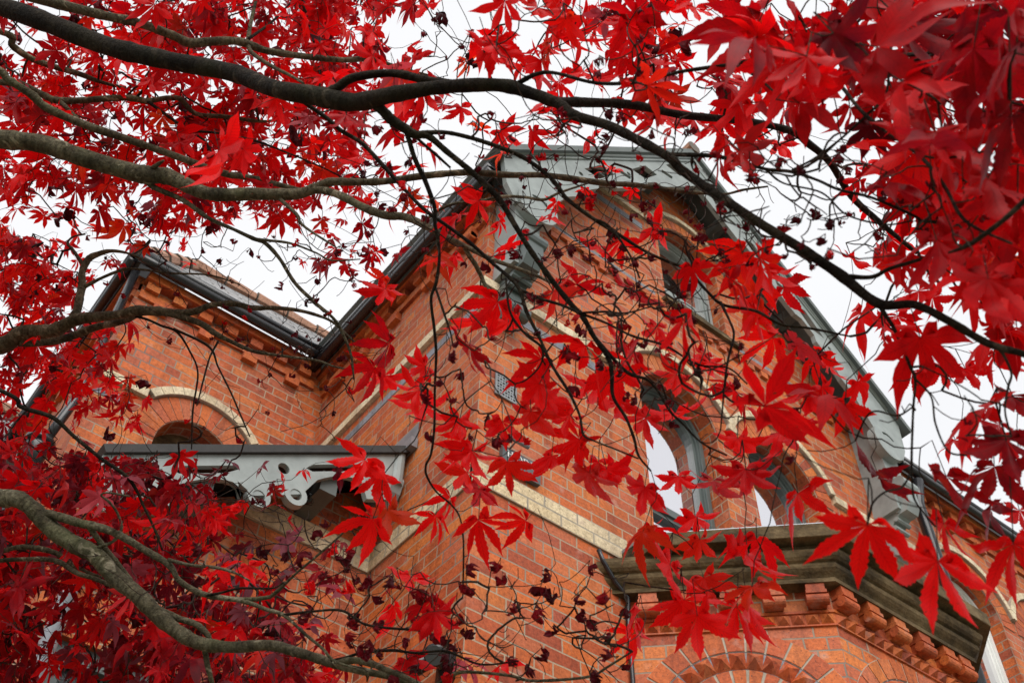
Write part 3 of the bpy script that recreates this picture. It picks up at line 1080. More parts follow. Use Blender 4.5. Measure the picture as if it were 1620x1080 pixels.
def glyph(ch):
    """serif capitals as stroke rectangles in a unit box"""
    S = []
    bar = lambda x0, y0, x1, y1, w_: S.append((x0, y0, x1, y1, w_))
    if ch == 'H':
        bar(.15, 0, .15, 1, .16); bar(.75, 0, .75, 1, .16); bar(.15, .52, .75, .52, .07)
        for x_ in (.15, .75):
            bar(x_ - .14, .02, x_ + .14, .02, .05); bar(x_ - .14, .98, x_ + .14, .98, .05)
    if ch == 'O':
        pts = [(.45 + .42 * math.cos(2 * math.pi * i / 20), .5 + .5 * math.sin(2 * math.pi * i / 20)) for i in range(21)]
        for i in range(20):
            t_ = abs(math.cos(2 * math.pi * (i + .5) / 20))
            bar(*pts[i], *pts[i + 1], .06 + .10 * t_)
    if ch == 'R':
        bar(.15, 0, .15, 1, .16); bar(.02, .02, .30, .02, .05); bar(.02, .97, .4, .97, .06); bar(.15, .48, .42, .48, .06)
        pts = [(.40 + .24 * math.cos(math.pi * (i / 8 - .5)), .725 + .245 * math.sin(math.pi * (i / 8 - .5))) for i in range(9)]
        for i in range(8):
            bar(*pts[i], *pts[i + 1], .12)
        bar(.42, .48, .82, .03, .13)
    if ch == 'N':
        bar(.15, 0, .15, 1, .07); bar(.80, 0, .80, 1, .07); bar(.13, 1, .80, 0, .16)
        bar(.02, .02, .28, .02, .05); bar(.0, .98, .2, .98, .05); bar(.67, .98, .93, .98, .05)
    return S


q = MB()
for ch, x0 in zip("HORN", (.178, .236, .287, .336)):
    for (xa, ya, xb, yb, w_) in glyph(ch):
        hgt, wid = .046, .046
        pa, pb = np.array([x0 + xa * wid, 5.560 + ya * hgt]), np.array([x0 + xb * wid, 5.560 + yb * hgt])
        d = (pb - pa) / (np.linalg.norm(pb - pa) + 1e-9)
        nn = np.array([-d[1], d[0]]) * w_ * hgt * .5
        q.prism(FRONT, [tuple(pa - nn), tuple(pb - nn), tuple(pb + nn), tuple(pa + nn)], (), .034, .0365 + rnd.random() * .0008, 0, back=False)
q.build("lettering", [M_LETTER], sign)
q = MB()
q.tube([(.22, -.002, 5.66), (.22, -.05, 5.675), (.22, -.075, 5.665)], .006, 8)
q.tube([(.17, -.075, 5.66), (.29, -.075, 5.66)], .014, 12)
q.build("picture_light", [M_LEAD], sign, True)

lamp = empty("security_light", (-.04, .1, 4.25), "black twin floodlight fixed to the brick corner below the cream band", "lamp")
q = MB()
q.box(LEFT, -.15, -.05, 4.22, 4.33, .001, .035)
q.tube([(-.035, .10, 4.28), (-.09, .09, 4.30)], .018, 10)
q.build("wall_bracket", [M_BLACK], lamp)
for yy, dr in ((.15, (-.5, .35, -.35)), (.05, (-.35, -.25, -.45))):
    dr = np.array(dr) / np.linalg.norm(dr)
    p0 = np.array([-.09, yy, 4.31])
    q = MB()
    q.tube([p0 - dr * .05, p0 - dr * .045, p0 + dr * .02, p0 + dr * .07, p0 + dr * .075], [.018, .036, .042, .05, .05], 16)
    hd = q.build("lamp_head", [M_BLACK], lamp, True)
    q = MB()
    q.cyl(p0 + dr * .0755, p0 + dr * .079, .043, 16)
    q.build("lens", [M_PLATE], hd)

cctv = empty("wall_camera", (-.45, .92, 5.45), "small black wall camera tucked under the grey porch bargeboard", "camera")
q = MB()
q.box(PORCH, -.47, -.40, 5.50, 5.58, .001, .03)
q.tube([(-.43, .94, 5.54), (-.43, .90, 5.52)], .015, 8)
q.build("mount", [M_BLACK], cctv)
q = MB()
dr = np.array([-.55, -.35, -.42])
dr /= np.linalg.norm(dr)
p0 = np.array([-.40, .89, 5.55])
q.tube([p0, p0 + dr * .02, p0 + dr * .15, p0 + dr * .16], [.02, .036, .036, .03], 14)
q.build("camera_body", [M_BLACK], cctv, True)

# ------------------------------------------------------------------ the maple
BASE = np.array([-3.25, -1.15, 0.])
tree = empty("maple_tree", tuple(BASE), "Japanese maple in scarlet autumn leaf with grey limbs arching in front of the brick house", "tree")


def smooth(pts, n=5):
    """Catmull-Rom through rows of numbers"""
    P = np.array(pts, float)
    if len(P) < 3:
        s_ = np.linspace(0, 1, n + 1)[:, None]
        return P[0] * (1 - s_) + P[1] * s_
    E = np.vstack([2 * P[0] - P[1], P, 2 * P[-1] - P[-2]])
    o_ = []
    for i in range(1, len(E) - 2):
        p0, p1, p2, p3 = E[i - 1:i + 3]
        for t_ in np.arange(n) / n:
            o_.append(.5 * (2 * p1 + (p2 - p0) * t_ + (2 * p0 - 5 * p1 + 4 * p2 - p3) * t_ ** 2 + (3 * p1 - p0 - 3 * p2 + p3) * t_ ** 3))
    o_.append(E[-2])
    return np.array(o_)


# limbs: bark, depths along the limb (start, end) and (u, v, thickness) along it, in photograph pixels
D_, P_ = 'd', 'p'
LIMBS = {
 'B1': (D_, None, [1.95, 1.9, 1.85, 1.8, 1.75, 1.7, 1.65, 1.55, 1.5, 1.47, 1.42, 1.38, 1.36, 1.34, 1.32, 1.30, 1.28, 1.24, 1.20, 1.19, 1.15, 1.12, 1.10, 1.08, 1.05, 1.03, 1.0, .98, .96, .93],
  [(-300,-90,40),(-120,-30,36),(0,10,31),(67,33,32),(167,72,30),(267,96,29),(367,115,28),(433,140,28),(500,152,31),(560,162,30),(620,150,26),(700,138,22),(790,135,22),(840,148,19),(880,162,17),(910,183,16),(960,198,16),(1010,222,15),(1060,250,15),(1080,270,15),(1147,317,15),(1213,360,15),(1267,393,16),(1327,433,17),(1390,480,15),(1447,482,13),(1500,507,13),(1563,543,12),(1620,560,11),(1700,590,10)]),
 'B1u': (D_, 'B1', 1.46, [(505,156,18),(535,138,15),(560,123,14),(620,116,13),(680,128,14),(740,135,13),(810,138,10)]),
 'B1s': (D_, 'B1', (1.35, 1.75), [(840,146,14),(870,160,17),(920,162,16),(1000,166,15),(1080,182,13),(1180,192,12),(1250,207,12),(1280,228,12),(1313,257,11),(1347,310,11),(1390,350,9),(1450,400,6)]),
 'B1c': (D_, 'B1', (1.36, 1.0), [(815,134,8),(850,117,7),(880,116,6),(940,131,6),(1000,131,6),(1060,118,5),(1080,113,6),(1150,103,6),(1220,92,6),(1280,100,6),(1340,94,6),(1400,90,6),(1465,85,5),(1560,60,4)]),
 'B1d': (D_, 'B1c', (1.12, .80), [(1280,99,6),(1327,133,6),(1370,183,6),(1453,245,6),(1493,293,6),(1517,337,6),(1543,360,5),(1600,385,4)]),
 'B1e': (D_, None, (.75, .82), [(1760,200,12),(1660,280,10),(1620,318,9),(1585,350,9),(1535,386,8),(1500,400,4)]),
 'B1f': (D_, 'B1d', (.95, .85), [(1453,245,5),(1480,250,4),(1513,248,4),(1563,238,3),(1600,225,3)]),
 'B1g': (D_, 'B1d', (1.0, 1.1), [(1370,183,5),(1400,153,4),(1407,110,4),(1413,57,4),(1433,23,4),(1436,-20,3)]),
 'B1h': (D_, 'B1d', (1.0, 1.15), [(1370,183,4),(1330,220,4),(1290,250,4),(1257,267,3)]),
 'B1k': (D_, 'B1c', (1.2, 1.1), [(1165,103,5),(1185,115,4),(1205,128,4),(1240,160,3)]),
 'B2': (P_, 'B1', (1.9, 2.3), [(-60,-40,22),(67,0,17),(117,13,16),(165,25,15),(220,37,14),(270,55,14),(300,68,15),(333,66,14),(370,65,13),(393,70,13),(420,80,11),(470,88,10),(540,95,9),(580,93,9),(600,98,8),(640,110,6),(680,120,4)]),
 'B2a': (P_, 'B2', (2.15, 2.3), [(392,66,7),(397,35,6),(405,0,5),(410,-40,4)]),
 'B2b': (P_, 'B2', (2.15, 1.9), [(392,72,7),(400,85,7),(430,105,6),(460,120,5),(480,132,4)]),
 'B2c': (D_, 'B2', (2.15, 2.4), [(393,62,5),(430,35,4),(460,5,3),(490,-20,3)]),
 'B3': (P_, None, (2.4, 2.6), [(-200,10,14),(0,50,11),(20,73,11),(50,93,10),(90,107,9),(125,117,9),(160,130,6),(200,140,4)]),
 'B4': (P_, None, (2.1, 2.2), [(-250,20,16),(-60,80,13),(0,112,12),(12,125,12),(50,150,13),(73,170,13),(133,197,13),(200,220,12),(267,243,11),(350,273,11),(400,282,9),(460,297,8),(480,302,5)]),
 'B5': (P_, None, (2.3, 2.5), [(-250,100,14),(0,130,10),(33,133,10),(67,150,11),(100,160,11),(187,155,10),(217,157,10),(233,160,9),(267,155,8),(287,158,8),(310,180,7),(360,185,7),(410,192,5),(450,190,3)]),
 'B5b': (D_, 'B5', (2.38, 2.3), [(233,160,6),(270,187,5),(300,208,5),(325,225,4),(340,255,4),(350,275,3)]),
 'B5c': (D_, 'B5b', (2.36, 2.2), [(300,208,4),(340,210,4),(400,222,4),(450,240,3),(510,265,2.5),(560,290,2)]),
 'B5d': (P_, 'B5', (2.35, 2.3), [(95,160,7),(120,185,6),(140,200,5),(170,215,3)]),
 'B5e': (D_, 'B5', (2.38, 2.4), [(217,153,5),(240,130,4),(270,108,4),(300,85,3)]),
 'B6': (P_, None, (2.05, 1.85), [(-330,160,38),(-120,205,34),(0,220,30),(67,228,29),(133,250,28),(200,270,28),(233,277,29),(267,280,25),(317,303,22),(350,308,21),(400,307,20),(467,307,18),(500,297,16),(523,288,14),(560,288,12),(607,287,11),(673,278,11),(740,273,10),(807,277,10),(857,277,9),(907,283,10),(957,290,9),(1007,293,8),(1073,302,7),(1118,306,5),(1148,307,4),(1178,300,4),(1215,295,3)]),
 'B6s': (P_, 'B6', (1.97, 1.95), [(232,276,13),(246,263,8),(259,254,4)]),
 'B6b': (P_, 'B6', (1.9, 1.6), [(490,300,13),(515,302,13),(540,310,13),(573,327,13),(607,340,14),(640,343,13),(667,354,12),(693,368,11),(719,381,9),(745,394,8),(771,407,8),(797,417,7),(831,429,6),(860,441,5),(900,462,3)]),
 'B6c': (P_, 'B6b', (1.8, 1.7), [(735,392,8),(745,408,8),(753,420,8),(761,436,7),(768,451,6),(785,470,3)]),
 'B6d': (P_, 'B6', (2.0, 1.9), [(224,280,10),(245,297,9),(290,317,8),(330,345,7),(370,363,6),(400,377,7),(420,385,7),(443,410,6),(467,448,6),(500,480,6),(527,503,5),(540,523,5),(555,560,4),(560,600,3)]),
 'B6e': (P_, 'B6d', (1.95, 1.9), [(400,378,5),(420,380,5),(460,385,4),(500,400,3),(525,412,3),(570,410,2)]),
 'B6f': (P_, 'B6', (1.9, 1.85), [(440,312,7),(470,340,5),(475,352,5),(492,366,4),(530,390,3)]),
 'B6g': (P_, 'B6b', (1.82, 1.65), [(668,354,6),(690,335,5),(720,322,5),(760,318,5),(793,311,5),(830,312,5),(860,316,5),(885,305,4),(930,290,3)]),
 'B7': (P_, None, (2.85, 2.3), [(-330,610,34),(-120,570,30),(0,547,26),(33,527,24),(83,523,22),(117,507,20),(143,502,17),(187,498,15),(213,492,17),(247,492,15),(283,495,12),(310,492,11),(333,483,9),(367,480,9),(400,487,8),(433,487,7),(467,490,6),(500,498,5),(527,510,4),(560,540,3)]),
 'B7a': (P_, 'B7', (2.8, 2.6), [(30,540,16),(57,541,14),(100,536,13),(150,518,12),(193,508,11),(216,498,10)]),
 'B7b': (P_, 'B7', (2.55, 2.2), [(235,494,9),(262,496,9),(290,502,10),(320,513,10),(340,527,9),(365,540,7),(400,555,6),(440,562,5),(500,570,4),(530,580,3),(580,590,2)]),
 'B7c': (P_, 'B7', (2.72, 2.7), [(112,508,13),(122,490,13),(126,470,13),(130,450,12),(130,430,11),(140,410,11),(155,402,9),(175,397,6),(200,400,4),(225,410,3)]),
 'B7d': (P_, 'B7c', (2.7, 2.5), [(131,455,7),(160,440,5),(190,428,5),(210,425,4),(270,432,3),(330,435,3),(380,450,2)]),
 'B7e': (D_, 'B7', (2.55, 2.3), [(215,500,5),(235,506,4),(255,515,4),(280,525,4),(300,555,3),(313,590,3),(305,650,3),(303,710,2)]),
 'B7f': (D_, 'B7b', (2.5, 2.2), [(275,520,4),(330,548,4),(345,580,3),(365,620,3),(378,650,3),(395,690,2)]),
 'B7g': (P_, 'B7c', (2.7, 2.75), [(131,418,6),(115,395,5),(107,385,4),(115,375,3),(135,370,3)]),
 'B7h': (D_, 'B7b', (2.4, 2.2), [(345,540,4),(332,565,3),(322,600,3),(312,640,2)]),
 'B8': (D_, None, (2.05, 1.9), [(-250,520,10),(0,617,7),(33,643,7),(83,660,7),(117,690,6),(150,717,6),(167,730,6),(200,753,6),(217,777,5),(227,800,4),(243,833,4),(257,870,3)]),
 'B9': (P_, None, (1.95, 1.55), [(-330,730,38),(-120,762,33),(0,787,28),(23,787,26),(50,803,26),(83,837,27),(117,860,27),(150,877,27),(183,913,27),(217,940,26),(250,973,25),(283,1000,23),(317,1017,21),(367,1023,18),(427,1020,17),(467,1030,16),(500,1040,15),(540,1053,13),(570,1060,12),(620,1070,11),(660,1082,10),(720,1095,9),(800,1110,6)]),
 'B9b': (P_, 'B9', (1.85, 1.6), [(70,812,16),(90,816,14),(110,822,14),(130,828,13),(150,832,13),(183,843,12),(230,870,11),(267,893,10),(283,917,9),(307,933,9),(333,942,9),(380,948,8),(420,945,7),(435,938,6),(470,905,4),(500,880,4),(540,845,3),(560,820,3)]),
 'B9c': (P_, 'B9b', (1.66, 1.5), [(375,948,7),(400,955,7),(420,963,6),(450,973,6),(480,1000,5),(510,1025,5),(530,1045,4),(580,1062,3)]),
 'B9d': (D_, 'B9c', (1.6, 1.45), [(450,972,5),(490,967,4),(540,965,4),(573,985,4),(607,992,4),(667,997,4),(690,1005,3)]),
 'B9e': (P_, 'B9b', (1.75, 1.6), [(267,885,6),(300,893,5),(340,897,5),(370,905,4),(395,918,3)]),
 'B9f': (D_, 'B9b', (1.7, 1.6), [(325,942,5),(350,937,4),(380,930,4),(430,930,3),(450,920,3)]),
 'B9g': (P_, 'B9b', (1.82, 1.78), [(140,831,10),(150,845,9),(162,862,9),(182,887,9),(208,918,7)]),
 'B9h': (P_, 'B9', (1.78, 1.72), [(235,955,11),(255,965,11),(280,977,11),(310,987,10),(328,1003,9),(333,1012,6)]),
 'B9i': (P_, 'B9', (1.72, 1.7), [(322,1016,9),(328,1050,9),(335,1078,8),(342,1110,8)]),
 'B9j': (P_, None, (2.1, 2.0), [(-250,860,10),(-40,880,8),(0,872,8),(30,865,8),(60,867,9),(90,875,8),(110,890,7),(140,905,5),(160,912,4)]),
 'B9k': (P_, None, (2.05, 1.95), [(-250,880,9),(-40,892,7),(0,886,7),(50,884,7),(90,887,8),(120,905,8),(150,915,7),(185,930,7),(212,952,5)]),
 'B9l': (P_, 'B9', (1.82, 1.75), [(155,866,6),(180,855,5),(192,835,5),(185,810,4),(172,793,4),(160,783,3),(172,779,3),(205,785,3)]),
 'B9m': (P_, 'B9', (1.58, 1.45), [(525,1050,10),(560,1044,11),(590,1050,11),(607,1057,10),(640,1070,9),(680,1090,8)]),
 'B9n': (P_, 'B9m', (1.52, 1.4), [(680,1090,7),(707,1073,6),(727,1063,6),(757,1063,5),(807,1068,5),(840,1076,5),(907,1073,5),(940,1067,4),(960,1055,4),(1000,1030,3)]),
 'B9o': (D_, 'B9', (1.6, 1.42), [(520,1046,6),(545,1040,5),(573,1032,5),(620,1028,5),(657,1032,4),(707,1030,4),(760,1050,3),(820,1045,3)]),
 'D1': (D_, 'B1', (1.48, 1.32), [(588,163,16),(600,170,17),(620,190,17),(640,203,16),(657,213,14),(677,215,12),(707,240,10),(740,267,10),(773,297,11),(793,320,10),(817,360,9),(840,397,9),(873,443,9),(900,477,9),(923,503,9),(940,533,8),(963,567,8),(968,593,7),(970,627,6),(990,660,5),(1003,693,5),(1010,720,4),(1030,745,3)]),
 'D1b': (D_, 'D1', (1.46, 1.3), [(660,213,9),(677,210,8),(707,210,7),(740,217,7),(773,227,7),(813,242,7),(840,257,7),(873,283,7),(893,310,7),(907,323,7),(940,347,6),(977,370,6),(1020,397,5),(1052,412,5),(1087,427,5),(1118,460,5),(1144,482,5),(1196,492,5),(1235,513,4),(1280,519,4),(1345,532,3)]),
 'D1c': (D_, 'D1', (1.46, 1.5), [(655,214,6),(668,226,5),(690,245,5),(712,265,4)]),
 'D1d': (D_, 'D1b', (1.28, 1.2), [(1140,478,5),(1155,509,4),(1161,531,4),(1152,568,4),(1146,608,3),(1144,634,3),(1140,680,2)]),
 'D1e': (D_, 'D1', (1.4, 1.3), [(933,525,6),(945,538,6),(990,587,6),(1023,600,5),(1040,617,4),(1060,650,4),(1080,670,4),(1110,700,3),(1150,720,3)]),
 'D1f': (D_, 'D1b', (1.37, 1.35), [(938,346,5),(960,355,4),(980,378,4),(1000,410,3),(1012,440,3)]),
 'D2': (D_, 'D1', (1.47, 1.38), [(643,208,9),(648,225,8),(657,253,8),(673,287,8),(687,327,7),(688,353,6),(693,380,6),(695,410,5),(690,447,6),(682,473,5),(687,520,5),(690,560,5),(688,610,4),(687,677,4),(682,717,4),(674,735,4),(675,752,4),(690,777,3),(713,797,3),(727,817,3),(733,853,3),(733,907,3),(732,945,2)]),
 'D2b': (D_, 'D2', (1.42, 1.38), [(689,455,4),(703,497,4),(713,527,3),(716,545,3)]),
 'D3': (D_, 'B1', (1.62, 1.25), [(445,140,8),(460,142,8),(483,163,7),(517,187,7),(540,207,7),(573,227,7),(607,263,7),(640,300,6),(673,333,6),(707,357,6),(747,387,6),(780,417,6),(807,440,6),(823,460,6),(833,493,6),(853,533,5),(873,577,5),(900,620,5),(917,657,4),(923,687,4),(940,697,3),(973,710,3),(1010,725,3)]),
 'D3b': (D_, 'D3', (1.42, 1.2), [(823,458,6),(840,466,5),(857,473,5),(890,483,5),(917,495,5),(957,510,4),(1000,531,4),(1053,547,4),(1103,576,3),(1152,582,3),(1182,607,2)]),
 'D3c': (D_, 'D3b', (1.36, 1.3), [(915,495,4),(957,493,4),(990,495,3),(1030,485,2)]),
 'D3d': (D_, 'D3', (1.4, 1.35), [(800,440,3),(807,493,4),(830,527,4),(857,550,4),(855,577,3),(833,600,3),(815,607,2)]),
 'D5': (D_, 'B1', (1.05, .95), [(1388,478,8),(1400,497,7),(1413,517,6),(1427,547,5),(1440,580,5),(1448,600,5),(1445,643,4),(1443,693,4),(1442,740,4),(1443,763,3),(1447,790,3),(1463,813,3),(1480,833,2)]),
 'D5b': (D_, 'D5', (1.0, .95), [(1447,598,4),(1473,627,3),(1480,670,3),(1500,713,3),(1530,720,2)]),
 'D5c': (D_, 'D5', (.98, .9), [(1442,745,3.5),(1427,770,3),(1400,778,3),(1380,797,3),(1372,830,2.5)]),
 'D5d': (D_, 'D5', (1.0, 1.05), [(1445,643,3),(1420,657,3),(1387,650,3),(1370,660,2),(1353,697,2)]),
 'D5e': (D_, 'B1', (1.08, 1.0), [(1325,432,8),(1343,437,8),(1380,438,7),(1407,425,6),(1447,413,6),(1500,395,4),(1540,380,3)]),
 'D5f': (D_, 'B1', (.98, .92), [(1578,551,6),(1587,560,5),(1600,590,4),(1595,612,4),(1590,650,3),(1600,690,2)]),
 'D6': (D_, 'B1', (1.22, .95), [(1055,245,7),(1080,245,7),(1130,247,7),(1180,258,6),(1213,268,6),(1253,272,6),(1293,285,5),(1327,300,5),(1380,313,5),(1443,340,5),(1463,350,5),(1513,350,4),(1580,353,4),(1640,360,3)]),
 'D6b': (D_, 'D6', (1.12, 1.1), [(1212,269,4),(1240,290,3),(1300,305,3),(1340,340,3),(1400,355,3),(1440,350,2)]),
 'D6c': (D_, 'D6', (1.1, 1.0), [(1253,272,4),(1290,255,4),(1330,220,3),(1370,185,3)]),
}
HUB = at(-560, 420, 2.45)
PTS = {}
nodes_p, nodes_r, nodes_uv = [], [], []
objs = {}
order = list(LIMBS)
# trunk: low fork, then the limbs gather at the hub out of frame on the left
tk = smooth([(*BASE, .17), (*(BASE + [.03, .05, .5]), .125), (*(BASE + [.10, .16, 1.3]), .105), (*(.5 * (BASE + [.2, .2, 1.9]) + .5 * (HUB + [0, 0, -1.1])), .095), (*(HUB + [-.05, -.02, -.4]), .085), (*HUB, .07)], 8)
q = MB()
q.tube(tk[:, :3], tk[:, 3] * (1 + .06 * np.sin(np.arange(len(tk)) * 1.7)), 18)
q.build("trunk", [M_BARK], tree, True)
for key in order:
    bk, par, dep, pts = LIMBS[key]
    P = np.array(pts, float)
    n = len(P)
    if np.isscalar(dep):
        dep = (dep, dep)
    if len(dep) == 2:
        L = np.r_[0, np.cumsum(np.hypot(*np.diff(P[:, :2], axis=0).T))]
        dd = dep[0] + (dep[1] - dep[0]) * L / L[-1]
    else:
        dd = np.array(dep, float)
    if par is not None:                              # start inside the parent limb
        PP = PTS[par]
        j = np.argmin(np.hypot(PP[:, 4] - P[0, 0], PP[:, 5] - P[0, 1]))
        off = PP[j, 6] - dd[0]
        L = np.r_[0, np.cumsum(np.hypot(*np.diff(P[:, :2], axis=0).T))]
        dd = dd + off * np.clip(1 - L / max(60., .5 * L[-1]), 0, 1)
    rad = P[:, 2] / 2 / F * dd
    X = np.array([at(P[i, 0], P[i, 1], dd[i]) for i in range(n)])
    rows = np.c_[X, rad, P[:, :2], dd]
    if par is None and key != 'B1e':                 # out of frame: run back to the hub
        h = HUB + rng.normal(0, .04, 3)
        mid = .55 * h + .45 * X[0] + np.array([0, 0, .02])
        rows = np.vstack([np.r_[h, max(.03, rad[0] * 1.15), -560, 420, 2.45], np.r_[mid, rad[0] * 1.06, (-560 + P[0, 0]) / 2, (420 + P[0, 1]) / 2, (2.45 + dd[0]) / 2], rows])
    S_ = smooth(rows, 8)
    k = len(S_)
    # nodes: slight swellings along the limb
    S_[:, 3] = np.maximum(S_[:, 3], .0009) * (1 + .03 * np.sin(np.arange(k) * .8 + k) + rng.normal(0, .016, k))
    for j_ in range(rng.integers(3, 9), k - 2, 9):          # nodes: a swelling with a ring
        jj = min(k - 2, max(1, j_ + rng.integers(-3, 4)))
        S_[jj, 3] *= 1.09
        S_[jj - 1, 3] *= 1.04
    PTS[key] = S_
    q = MB()
    q.tube(S_[:, :3], S_[:, 3], 14 if S_[:, 3].max() > .009 else 8)
    main = par is None
    top = tree if main else objs[LIMBS[key][1]] if LIMBS[key][1] in objs and LIMBS[LIMBS[key][1]][1] is None else None
    if top is None:                                   # side shoots of side shoots hang on the main limb
        a_ = par
        while LIMBS[a_][1] is not None:
            a_ = LIMBS[a_][1]
        top = objs[a_]
    ob = q.build("branch" if main else "side_branch", [M_BARKD if bk == 'd' else M_BARK], None, True)
    ob.parent = top
    ob.matrix_parent_inverse = Matrix.Translation(Vector(BASE)).inverted() if main else Matrix.Identity(4)
    if not main:
        ob.matrix_parent_inverse = Matrix.Identity(4)
    objs[key] = ob
    # snag and bud scars
    nodes_p.append(S_[:, :3])
    nodes_r.append(S_[:, 3])
    nodes_uv.append(S_[:, 4:7])
SK_P, SK_R, SK_UV = np.vstack(nodes_p), np.concatenate(nodes_r), np.vstack(nodes_uv)


# ---------------------------------------------------------- leaves
def leaf_shape(seed, fine, crumple=0.):
    """one palmate leaf: y along the middle lobe, unit length; returns points, triangles, closeness to the midrib"""
    r_ = np.random.default_rng(seed)
    ang = np.array([-120, -79, -39, 0, 39, 79, 120]) + r_.normal(0, 5, 7)
    ln = np.array([.42, .78, .96, 1.0, .96, .78, .42]) * (1 + r_.normal(0, .07, 7))
    rs = .28 + .03 * r_.normal()
    ts = np.array([.30, .42, .54, .66, .78, .89, 1.0]) if not fine else np.array([.30, .36, .41, .46, .51, .56, .61, .66, .71, .76, .81, .86, .92, 1.0])
    lats = (-1., 0., 1.) if not fine else (-1., -.5, 0., .5, 1.)
    m_ = len(lats)
    V, T, B, Q = [(0., 0., 0.)], [], [1.], [0.]
    drop = .20 + .34 * r_.random()
    fold = .15 + .45 * r_.random()
    twist = r_.normal(0, .40, 7)
    bend = r_.normal(.0, .42, 7)
    curl = drop + r_.normal(0, .22, 7)
    wave = r_.normal(0, .03, 7)

    def P3(x_, y_, i, lat, t_):
        rr = math.hypot(x_, y_)
        z_ = -curl[i] * rr ** 2 * 1.1 + fold * abs(lat) ** 1.4 * 2. * (1 - .5 * t_) + twist[i] * lat + wave[i] * math.sin(9 * t_ + i)
        if crumple:                                   # rolled up into a loose ball
            k = math.cos(min(1.9, rr * 2.0)) * .35 + .38
            z_ = -.55 * math.sin(min(2.4, rr * 2.6)) + .28 * math.sin(9 * x_ + seed) * math.cos(8 * y_ + 2. * seed) + fold * abs(lat) * 1.5
            x_, y_ = x_ * k / max(.3, rr) * .62 + .12 * math.sin(5 * y_ + seed), y_ * k / max(.3, rr) * .62 + .12 * math.cos(6 * x_ + seed)
        return (x_, y_, z_)
    for i in range(7):
        a_ = math.radians(ang[i])
        left = math.radians((ang[i] + ang[i - 1]) / 2) if i else math.radians(ang[0] - 34)
        right = math.radians((ang[i] + ang[i + 1]) / 2) if i < 6 else math.radians(ang[6] + 34)
        dv, pv = np.array([math.sin(a_), math.cos(a_)]), np.array([math.cos(a_), -math.sin(a_)])
        w0 = .128 * (.78 + .22 * ln[i])
        base = len(V)
        for k, t_ in enumerate(ts):
            c_ = dv * t_ * ln[i] + pv * bend[i] * max(0, t_ - .3) ** 2 * .6
            if k == len(ts) - 1:
                V.append(P3(*c_, i, 0., 1.)); B.append(1.); Q.append(1.)
                break
            hw = w0 * max(0., math.sin(math.pi * min(1., (t_ + .13) / 1.13) ** 1.45))
            if t_ > .72:
                hw *= 1 - .45 * min(1., (t_ - .72) / .12)
            if fine and k:
                hw *= 1 + (.11 if k % 2 else -.10)
            if k == 0:
                l_ = np.array([math.sin(left), math.cos(left)]) * rs * (1 if i else .55)
                g_ = np.array([math.sin(right), math.cos(right)]) * rs * (1 if i < 6 else .55)
                c_ = dv * .23
            else:
                l_, g_ = c_ - pv * hw, c_ + pv * hw
            for la in lats:
                q_ = c_ * (1 - abs(la)) + (l_ if la < 0 else g_) * abs(la)
                V.append(P3(*q_, i, la * (hw if k else .1), t_)); B.append(1 - abs(la)); Q.append(t_ - .16 * abs(la))
        for k in range(len(ts) - 2):
            for l in range(m_ - 1):
                b0, b1 = base + m_ * k + l, base + m_ * (k + 1) + l
                T += [(b0, b1, b1 + 1), (b0, b1 + 1, b0 + 1)]
        tip = base + m_ * (len(ts) - 1)
        for l in range(m_ - 1):
            T.append((tip - m_ + l, tip, tip - m_ + l + 1))
            T.append((0, base + l, base + l + 1))
    return np.array(V), np.array(T), np.array(B), np.array(Q)


COARSE = [leaf_shape(100 + i, False) for i in range(14)]
FINE = [leaf_shape(300 + i, True) for i in range(24)]
DRY = [leaf_shape(500 + i, False, 1.5 + .2 * (i % 4)) for i in range(10)]
UP_C = R @ np.array([0, 0, 1.])                     # world up in camera axes
leaves = []                                          # (kind, variant, position, 3x3 axes, size, tone, (u, v), part?)


def frame_from(lobe, nrm):
    y_ = lobe / np.linalg.norm(lobe)
    z_ = nrm - y_ * (nrm @ y_)
    z_ /= np.linalg.norm(z_) + 1e-9
    return np.stack([np.cross(y_, z_), y_, z_], 1)


def near_depth(u, v, k=1):
    d2 = (SK_UV[:, 0] - u) ** 2 + (SK_UV[:, 1] - v) ** 2
    j = np.argmin(d2)
    return SK_UV[j, 2], math.sqrt(d2[j])


